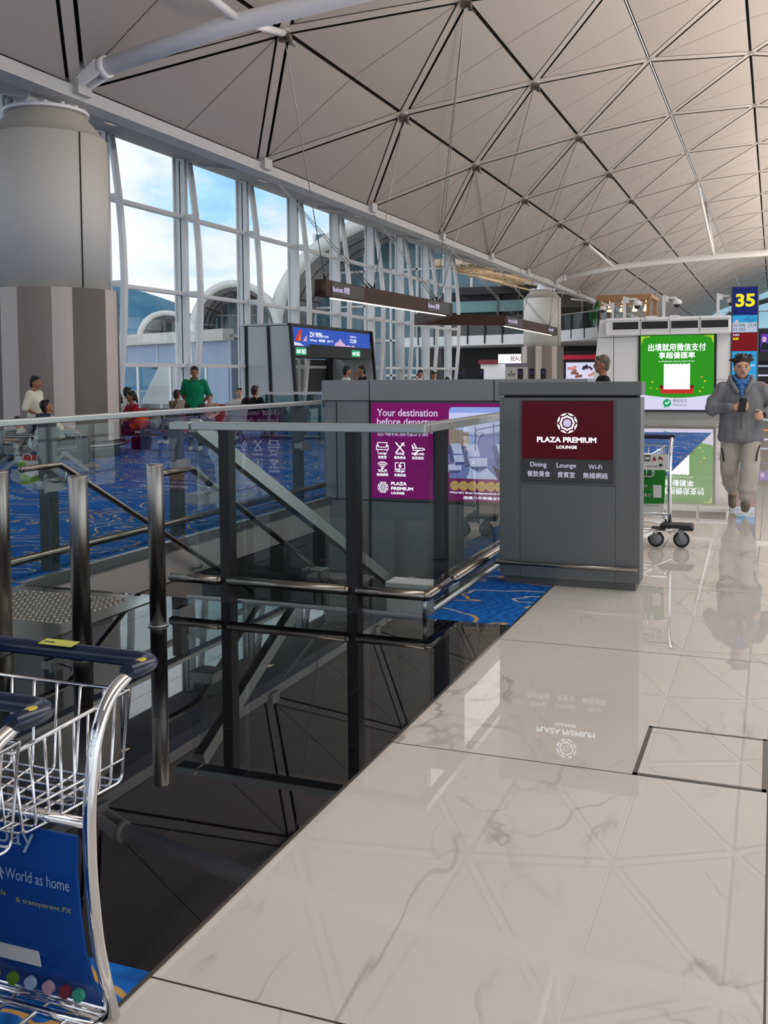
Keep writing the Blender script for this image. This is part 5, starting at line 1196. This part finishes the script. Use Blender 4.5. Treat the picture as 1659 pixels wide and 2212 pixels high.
# back-to-back rows along the walkway left of the stairs (rows run along Y)
bench('metal bench row facing the windows, with the boy in white T-shirt on it', 3, (-11.46, 12.96, 0), -.82)
bench('metal bench row facing the stairs, back to back with the boy\'s row', 3, (-10.24, 12.69, 0), 2.32)
bench('steel and red bench row beyond the huge column, with the woman in red', 4, (-13.3, 17.3, 0), 0, False, (1, 3))
bench('bench row close to the tall glass front behind the man in green', 6, (-14.9, 20.2, 0), pi*0, False, (3, 4))
bench('bench row near the gate with two people seen from behind', 4, (-12.7, 21.4, 0), 0, True)
SC = dict(SIT)
person('boy in white T-shirt sitting slouched with a phone in his hands', (-10.85, 12.3, 0), -.82, 1.24, SIT, 'cloth_white', .4, 'cloth_jean', 'hair_brown', 'skin_light', nod=.55, wr=((-.05, -.22, .78), (.05, -.22, .78)), el=((-.22, .02, .76), (.22, .02, .76)), pel=(0, -.02, .54), kn=((-.1, -.42, .6), (.1, -.42, .6)), an=((-.1, -.5, .12), (.1, -.5, .12)))
ph2 = root('smartphone', 'phone in the hands of the seated boy in white T-shirt', 'phone'); b = MB(); b.bbox(-.035, .035, -.004, .004, -.07, .07, .003); b.build('body', 'screen_black', ph2); ph2.location = (-11.03, 12.13, .6); ph2.rotation_euler = (1.2, 0, -.82)
person('dark-haired person in cream shirt and black trousers leaning back in the row facing the stairs', (-10.85, 13.35, 0), 2.32, 1.6, SIT, 'cloth_cream', .5, 'cloth_black', 'hair_black', 'skin_tan', 'shoe_tan', nod=-.35, pel=(0, -.02, .5), chest=(0, .14, .8), neck=(0, .2, .96))
jk = blob('jacket', [('l', [((-10.7, 12.7, .42), .06, .2), ((-10.68, 12.7, .6), .09, .24), ((-10.66, 12.7, .85), .07, .2), ((-10.64, 12.7, .95), .04, .15)])], .02, 'cloth_navy', None, 4)
tag(jk, 'dark navy jacket draped over a seat back between the two bench rows', 'jacket')
person('woman in red blouse with tied dark hair sitting on the bench', (-12.35, 17.25, 0), -.55, 1.62, SIT, 'cloth_red', .45, 'cloth_black', 'hair_brown', 'skin_tan', 'shoe_white', yaw=-.35, bun=1)
person('girl with long ponytail in pale top sitting half hidden by the striped column', (-13.2, 17.9, 0), -.9, 1.6, SIT, 'cloth_beige', .5, 'cloth_dark', 'hair_black', 'skin_light', bun=1, long_hair=.1)
person('dark-haired traveller in white and black shirt behind the woman in red', (-14.4, 20.3, 0), pi-.3, 1.68, SIT, 'cloth_white', .45, 'cloth_dark', 'hair_black')
person('short-haired traveller in brown top seen from behind, left of the man in green', (-12.93, 20.15, 0), pi-.2, 1.6, SIT, 'cloth_brown', .5, 'cloth_dark', 'hair_brown')
person('long-haired woman in beige top sitting just behind the man in green', (-12.55, 19.6, 0), -.3, 1.64, SIT, 'cloth_beige', .5, 'cloth_dark', 'hair_brown', long_hair=.22)
person('traveller in pink top sitting to the right of the man in green', (-12.2, 20.2, 0), .3, 1.5, SIT, 'pack_pink', .45, 'cloth_dark', 'hair_black', 'skin_light')
person('traveller in white patterned shirt lying back on the bench near the gate', (-12.08, 21.35, 0), .2, 1.62, SIT, 'cloth_white', .5, 'cloth_dark', 'hair_black', 'skin_light', nod=-.3, yaw=.4)
person('man with cropped hair in dark shirt seen from behind on the bench near the gate', (-11.5, 21.3, 0), pi-.2, 1.7, SIT, 'cloth_black', .45, 'cloth_dark', 'hair_brown')
# standing people whose heads show over the parapet
person('man in white shirt in the gate queue, nearer of the pair', (-9.75, 22.6, 0), pi-.9, 1.72, STAND, 'cloth_white', .45, 'cloth_dark', 'hair_black', vox=.012)
person('man in black shirt touching his face in the gate queue', (-9.75, 23.6, 0), -.9, 1.74, STAND, 'cloth_black', .45, 'cloth_dark', 'hair_black', vox=.012, el=((-.25, -.05, 1.15), (.25, .04, 1.13)), wr=((-.08, -.16, 1.42), (.25, -.06, .9)), hd=((.2, -.1, 1), (0, -.2, -1)))
person('gate attendant in white shirt with a dark lanyard, leftmost behind the parapet', (-10.15, 29.2, 0), .7, 1.66, STAND, 'cloth_white', .45, 'cloth_dark', 'hair_black', vox=.012, nod=.3)
person('gate attendant in white shirt and dark tie, second behind the parapet', (-9.85, 29.6, 0), .9, 1.6, STAND, 'cloth_white', .5, 'cloth_dark', 'hair_black', vox=.012, nod=.15)
person('short brown-haired attendant bending low behind the parapet', (-9.25, 29.2, 0), 0, 1.44, STAND, 'cloth_red', .45, 'cloth_dark', 'hair_brown', vox=.012, nod=.4)
# gate readers
rd = root('boarding_reader', 'x', 'card reader', 'boarding card readers')
b = MB(); b.lathe([(.12, 0), (.12, .03), (.05, .05), (.05, 1.3), (0, 1.3)], seg=16); b.build('stand', 'steel_satin', rd); b = MB(); b.bbox(-.09, .09, -.05, .05, 1.3, 1.7, .02); b.build('head', 'black', rd)
b = MB(); b.box(-.05, .05, -.053, -.049, 1.5, 1.62); b.build('screen', 'lit_dim', rd)
for i, (x, y, lab) in enumerate(((-9.6, 31.8, 'black card reader on a stand left of the gate attendants'), (-9.15, 32.6, 'black card reader on a stand nearest the first attendant'), (-8.0, 33.4, 'black card reader right of the attendants, first of three'), (-7.65, 33.6, 'black card reader right of the attendants, middle of three'), (-7.3, 33.8, 'black card reader right of the attendants, last of three'))):
    o = rd if i == 0 else dup(rd)
    o.location = (x, y, 0); o['label'] = lab
# counter sign near the readers
ns_ = root('notice_stand', 'white and lilac notice board standing before the distant shops', 'notice'); b = MB(); b.box(-.45, .45, -.03, .03, 1.1, 1.95); b.box(-.04, .04, -.03, .03, 0, 1.1); b.build('board', 'print_white', ns_); b = MB(); b.box(-.45, .45, -.035, .035, 1.8, 1.96); b.build('header', 'lav', ns_)
b = MB(); b.ellipsoid((-.2, -.032, 1.6), (.03, .003, .03)); b.box(-.36, -.02, -.034, -.03, 1.5, 1.53); b.box(-.34, -.04, -.034, -.03, 1.44, 1.46); b.ellipsoid((.22, -.032, 1.62), (.03, .003, .03)); b.prism([(.14, 1.42), (.2, 1.58), (.25, 1.56), (.32, 1.42)], (0, -.031, 0), X_, Z_, .002); b.build('print', 'print_black', ns_); ns_.location = (-9.75, 40, 0)
# bags
def bag(name, label, cat, prims, m, loc, vox=.015):
    r = root(name, label, cat); blob('body', prims, vox, m, r, 4); r.location = loc; return r
r = bag('plastic_bag', 'bright blue plastic bag hanging from the hand of the woman in red', 'bag', [('c', (0, 0, .5), (.0, 0, .34), .02, .07), ('e', (-.02, 0, .24), (.13, .09, .2)), ('e', (.03, 0, .12), (.12, .09, .1))], 'bag_blue', (-12.6, 16.75, .1))
blob('knot', [('c', (0, 0, .48), (.03, 0, .6), .035, .025)], .012, 'print_white', r, 2)
r = bag('plastic_bag', 'bright orange bag lying on the bench beside the woman in red', 'bag', [('e', (0, 0, .15), (.17, .14, .15)), ('e', (-.16, -.02, .08), (.14, .1, .08)), ('c', (.05, 0, .24), (.12, 0, .32), .06, .02)], 'bag_orange', (-11.95, 17.2, .42))
r = bag('backpack', 'grey-beige backpack on the bench right of the orange bag', 'backpack', [('l', [((0, 0, .02), .15, .12), ((0, 0, .2), .17, .13), ((.03, 0, .36), .13, .1), ((.05, 0, .42), .06, .05)])], 'pack_grey', (-11.55, 17.2, .42)); blob('strap', [('c', (.1, -.12, .05), (.17, -.1, .22), .018, .018), ('c', (.17, -.1, .22), (.1, -.08, .38), .018, .018)], .01, 'cloth_black', r, 2); blob('pocket', [('e', (-.02, -.12, .13), (.11, .05, .1))], .012, 'pack_grey', r, 3)
r = bag('backpack', 'pinkish backpack on the end of the bench, last in the row of bags', 'backpack', [('l', [((0, 0, .02), .13, .11), ((0, 0, .2), .14, .12), ((-.03, 0, .33), .1, .09), ((-.05, 0, .38), .05, .04)])], 'pack_pink', (-11.2, 17.2, .42)); blob('strap', [('c', (-.1, -.1, .05), (-.13, -.1, .2), .016, .016), ('c', (-.13, -.1, .2), (-.08, -.07, .33), .016, .016)], .01, 'cloth_dark', r, 2)
r = bag('backpack', 'black backpack between the two people on the bench near the gate', 'backpack', [('l', [((0, 0, .02), .16, .12), ((0, 0, .3), .18, .14), ((0, 0, .5), .13, .1), ((0, 0, .58), .05, .05)])], 'cloth_black', (-11.8, 21.3, .43)); blob('strap', [('c', (.12, -.12, .1), (.2, -.1, .3), .02, .02), ('c', (.2, -.1, .3), (.08, -.08, .52), .02, .02)], .01, 'cloth_dark', r, 2)
sb = root('shopping_bag', 'green and pale paper shopping bag with red packet on the carpet by the bench leg', 'bag')
b = MB(); b.prism([(-.2, 0), (.2, 0), (.23, .33), (-.23, .33)], (0, .09, 0), X_, Z_, .18); b.build('body', 'bag_paper', sb)
b = MB(); b.prism([(-.203, .0), (.203, .0), (.208, .1), (.1, .14), (-.05, .1), (-.16, .15), (-.215, .16)], (0, -.091, 0), X_, Z_, .004); b.prism([(-.23, .16), (-.13, .16), (-.13, .32), (-.235, .32)], (0, -.092, 0), X_, Z_, .004); b.build('green_print', 'bag_green', sb)
for x in (-.1, .1): b = MB(); b.tube([(x-.07, -.09, .32), (x-.05, -.1, .43), (x+.05, -.1, .43), (x+.07, -.09, .32)], .006, 6, fil=.04); b.build('handle', 'print_white', sb)
b = MB(); b.bbox(-.2, .06, -.05, .05, .3, .4, .02); b.build('red_packet', 'bag_red', sb)
sb.location = (-9.78, 11.5, 0); sb.rotation_euler = (0, 0, .35)
ws = root('rubbish_bin', 'low dark case standing on the carpet under the red bench', 'case'); b = MB(); b.bbox(-.2, .2, -.12, .12, 0, .26, .05); b.build('body', 'cloth_black', ws); b = MB(); b.tube([(-.08, 0, .25), (-.06, 0, .29), (.06, 0, .29), (.08, 0, .25)], .01, 6); b.build('handle', 'black', ws); ws.name = 'carry_case'; ws.location = (-12.35, 17.75, 0)
# ================================================================== LUGGAGE TROLLEYS (front faces local -y)
def trolley(label):
    r = root('luggage_trolley', label, 'trolley')
    hw = .29
    side = [(.235, .915), (.13, .945), (.06, .91), (0, .82), (-.03, .66), (-.03, .5), (-.01, .31), (.045, .1)]
    for d in (-1, 1):
        b = MB(); b.tube([(d*hw, y, z) for y, z in [(.16, .937)]+side[2:]], .0165, 12, fil=.06); b.build('frame_tube', 'chrome', r)
    b = MB(); b.tube([(-hw, .13, .94), (-hw, .27, .93), (hw, .27, .93), (hw, .13, .94)], .0215, 14, fil=.09); g = b.build('grip', 'navy_grip', r)
    b = MB(); b.prism([(-.06, -.02), (.05, -.02), (.05, .018), (-.06, .018)], (-.02, .262, .9525), X_, (0, .9, .1), .002); s = b.build('sticker', 'sticker', g)
    b = MB(); b.box(-.07, -.035, .255, .27, .9535, .9545); b.build('sticker_print', 'print_black', g)
    b = MB(); b.ellipsoid((hw, .19, .955), (.012, .02, .004)); b.build('dot_sticker', 'print_yellow', g)
    # wire basket: open top wider than its floor
    # nesting basket: wide at the grip, narrow towards the front
    tz, bz, y0, y1 = .86, .625, -.12, .22
    rim = lambda sx, t: Vector((sx*(.228-.078*t), y1+(y0-y1)*t, tz-.055*t)); flo = lambda sx, t: Vector((sx*(.215-.06*t), y1-.02+(y0-y1+.04)*t, bz-.022*t))
    b = MB(); b.tube([rim(-1, 1), rim(1, 1), rim(1, 0), rim(-1, 0)], .0062, 8, closed=True)
    b.build('basket_rim', 'chrome', r)
    b = MB()
    for k in range(9):
        t = k/8; b.tube([rim(-1, t), flo(-1, t), flo(1, t), rim(1, t)], .0036, 6, fil=.02)
    for k in range(7):
        x = -1+k/3; b.tube([rim(x, 0), flo(x, 0), flo(x, 1), rim(x, 1)], .0036, 6, fil=.02)
    for sx in (-1, 1): b.tube([flo(sx, 0)+Vector((sx*.008, 0, .06)), flo(sx, 1)+Vector((sx*.008, 0, .06))], .0034, 6)
    b.build('basket_wire', 'chrome', r)
    for z, y in (((.655, -.03), (.275, .0)) if 'behind' in label else ((.62, -.03), (.12, .045))):
        b = MB(); b.tube([(-hw, y, z), (hw, y, z)], .013, 10); b.build('cross_bar', 'chrome', r)
    return r
def boards(r, kind):
    """printed boards between the frame tubes"""
    hw = .268
    if kind == 'blue':
        b = MB(); pr = [(-.05, .595), (-.055, .5), (-.045, .4), (-.03, .3), (-.0, .2), (.03, .13)]
        b.prism([(y, z) for y, z in pr]+[(y+.008, z) for y, z in pr[::-1]], (-hw, 0, 0), Y_, Z_, 2*hw); s = b.build('board', 'print_blue', r)
        def tb(t, x, z, h, m='print_text', w=None, y=-.058): return text(t, (x, y, z), X_, Z_, w, h, m, s)
        tb('pay', .04, .535, .05, w=.11); tb('World as home', .06, .462, .028, w=.19); tb('deals', .01, .418, .014, 'print_yellow', .05); tb('& transparent FX', .09, .405, .016, 'print_yellow', .165)
        b = MB(); b.prism([(.035, .5), (.04, .47), (.05, .455), (.045, .48), (.055, .47)], (0, -.0565, 0), X_, Z_, .002); b.build('spark_mark', 'print_text', s)
        b = MB(); b.prism([(-.12, .235), (.13, .235), (.09, .385), (-.12, .385)], (0, -.05, 0), X_, (0, .12, 1), .003); b.build('blank_label', 'print_white', s)
        for i, (x, m) in enumerate(((-.03, 'print_yellow'), (.03, 'bag_green'), (.085, 'print_text'), (.14, 'print_pink'), (.19, 'print_maroon'), (.23, 'print_teal'))):
            b = MB(); b.lathe([(0, 0), (.016, 0), (.016, .012), (0, .012)], (x, -.004, .175), 14, axis=(0, -1, 0), sm=False); b.build('round_mark', m, s)
    else:
        b = MB(); b.box(-hw-.02, hw+.03, -.205, -.197, .675, .81); w = b.build('header_board', 'print_white', r)
        b = MB(); b.prism([(.0, .75), (.05, .785), (.09, .77), (.1, .745), (.085, .755), (.05, .77), (.02, .75)], (0, -.2055, 0), X_, Z_, .002); b.build('peak_mark', 'print_teal', w)
        text('AIRPORT  TROLLEY', (-.01, -.206, .725), X_, Z_, .11, .012, 'print_black', w); text('請勿推上扶手電梯', (.12, -.206, .70), X_, Z_, .09, .013, 'print_black', w)
        b = MB(); b.box(.1, .15, -.2065, -.2055, .75, .80); b.build('pictogram', 'print_black', w); b = MB(); b.box(.105, .145, -.2075, -.2065, .762, .787); b.build('pictogram_field', 'print_white', w)
        b = MB(); b.prism([(.165, .755), (.185, .795), (.2, .755)], (0, -.2055, 0), X_, Z_, .002); b.prism([(.215, .76), (.225, .795), (.25, .78), (.258, .755), (.235, .77)], (0, -.2055, 0), X_, Z_, .002); b.build('figure_mark', 'print_maroon', w)
        b = MB(); b.box(.225, .25, -.2065, -.2055, .705, .73); b.build('seal_mark', 'print_black', w)
        b = MB(); b.prism([(-hw, .29), (hw-.03, .29), (hw-.02, .37), (-hw, .345)], (0, -.052, 0), X_, Z_, -.006); b.build('lower_board', 'print_white', r); lw = b if False else None
        b = MB(); b.prism([(-hw, .345), (hw-.02, .37), (hw-.008, .66), (-hw, .66)], (0, -.054, 0), X_, Z_, -.006); g = b.build('green_board', 'print_green', r)
        def tgn(t, x, z, h, w, m='print_white'): return text(t, (x, -.0545, z), X_, Z_, w, h, m, g)
        tgn('WeChat Pay', -.17, .55, .028, .2); tgn('Weixin Pay', -.07, .505, .028, .18); tgn('四通八達方來', -.1, .465, .03, .17); tgn('請用微信支付', -.06, .425, .03, .2)
        tgn('Weixin Pay', -.09, .31, .014, .11, 'print_black')
        b = MB(); b.box(.155, .225, -.0555, -.0545, .42, .53); b.build('blank_label', 'print_white', g)
        b = MB()
        for k in range(7): b.box(.065+k*.021, .075+k*.021, -.0535, -.0525, .345, .351)
        b.build('small_marks', 'print_black', g)
def chassis(r, full=True):
    if not full:
        b = MB(); b.tube([(-.29, .045, .1), (.29, .045, .1)], .016, 10); b.tube([(-.29, .0, .1), (.29, .0, .1)], .012, 10)
        for x in (-.2, -.1, 0, .1, .2): b.tube([(x, .04, .1), (x*.6, -.55, .1)], .006, 6)
        for d in (-1, 1): b.tube([(d*.29, .045, .1), (d*.24, -.1, .09), (d*.13, -.6, .1)], .0165, 10)
        b.tube([(-.13, -.6, .1), (.13, -.6, .1)], .0165, 10); b.build('platform', 'chrome', r)
        for x, y in ((-.2, .08), (.2, .08), (0, -.5)):
            b = MB(); b.lathe([(.03, -.014), (.044, -.012), (.045, 0), (.044, .012), (.03, .014)], (x, y, .045), 24, axis=(1, 0, 0)); w_ = b.build('wheel', 'rubber', r)
            b = MB(); b.lathe([(0, -.016), (.033, -.016), (.033, .016), (0, .016)], (x, y, .045), 20, axis=(1, 0, 0)); b.build('wheel_disc', 'grey_wheel', w_)
        return
    b = MB()
    for z, y in ((.245, .0), (.2, -.03), (.16, -.06)): b.tube([(-.24, y, z), (.22, y, z), (.25, y+.02, z-.02)], .005, 6)
    b.tube([(-.02, 0, .245), (.0, -.03, .2), (.05, -.06, .16)], .004, 6); b.build('lower_wire', 'chrome', r)
    b = MB()
    for d in (-1, 1): b.tube([(d*.29, .03, .13), (d*.2, -.2, .15), (d*.13, -.68, .15)], .0165, 10, fil=.05)
    b.tube([(-.13, -.68, .15), (.13, -.68, .15)], .0165, 10)
    for y in (-.15, -.3, -.45, -.6): b.tube([(-.19-.0*y, y, .155), (.19, y, .155)], .006, 6)
    b.build('platform', 'chrome', r)
    def wheel(x, y):
        b = MB(); b.lathe([(.045, -.016), (.066, -.014), (.07, 0), (.066, .014), (.045, .016)], (x, y, .07), 28, axis=(0, 1, 0), m=0); w_ = b.build('wheel', 'rubber', r)
        b = MB(); b.lathe([(0, -.018), (.05, -.018), (.05, .018), (0, .018)], (x, y, .07), 24, axis=(0, 1, 0)); b.build('wheel_disc', 'grey_wheel', w_)
        b = MB()
        for d in (-1, 1): b.prism([(-.028, .07), (-.008, -.01), (.008, -.01), (.028, .07)], (x, y+d*.024, .075), X_, Z_, .003*d)
        b.lathe([(.024, .15), (.024, .165), (0, .165)], (x, y, 0), 12); b.box(x-.028, x+.028, y-.027, y+.027, .14, .15); b.build('castor_fork', 'steel_satin', w_)
    for d in (-1, 1):
        b = MB(); b.bbox(min(d*.22, d*.49), max(d*.22, d*.49), -.13, .05, .165, .2, .016); b.bbox(min(d*.15, d*.27), max(d*.15, d*.27), -.15, -.05, .145, .172, .01); b.bbox(min(d*.40, d*.5), max(d*.40, d*.5), -.13, -.02, .15, .178, .01); b.build('bumper', 'rubber', r)
        b = MB(); b.tube([(d*.26, .02, .19), (d*.235, .03, .28)], .012, 8); b.tube([(d*.29, .02, .19), (d*.275, .0, .28)], .012, 8); b.build('brace', 'chrome', r)
        wheel(d*.19, -.12); wheel(d*.40, -.09)
    wheel(0, -.62)
t0 = trolley('luggage trolley behind the grey totem with green and white boards'); boards(t0, 'green'); chassis(t0)
t0.location = (-1.12, 9.02, 0); t0.rotation_euler = (0, 0, -.03)
t1 = trolley('luggage trolley at the left edge with blue World as home board, its handle sticker showing'); boards(t1, 'blue'); chassis(t1, False)
t1.location = (-1.60, 1.735, 0); t1.scale = (.895,)*3
t2 = dup(t1, (-1.605, 1.375, 0), label='luggage trolley nested nearest the viewer, navy grip cut at the left edge')
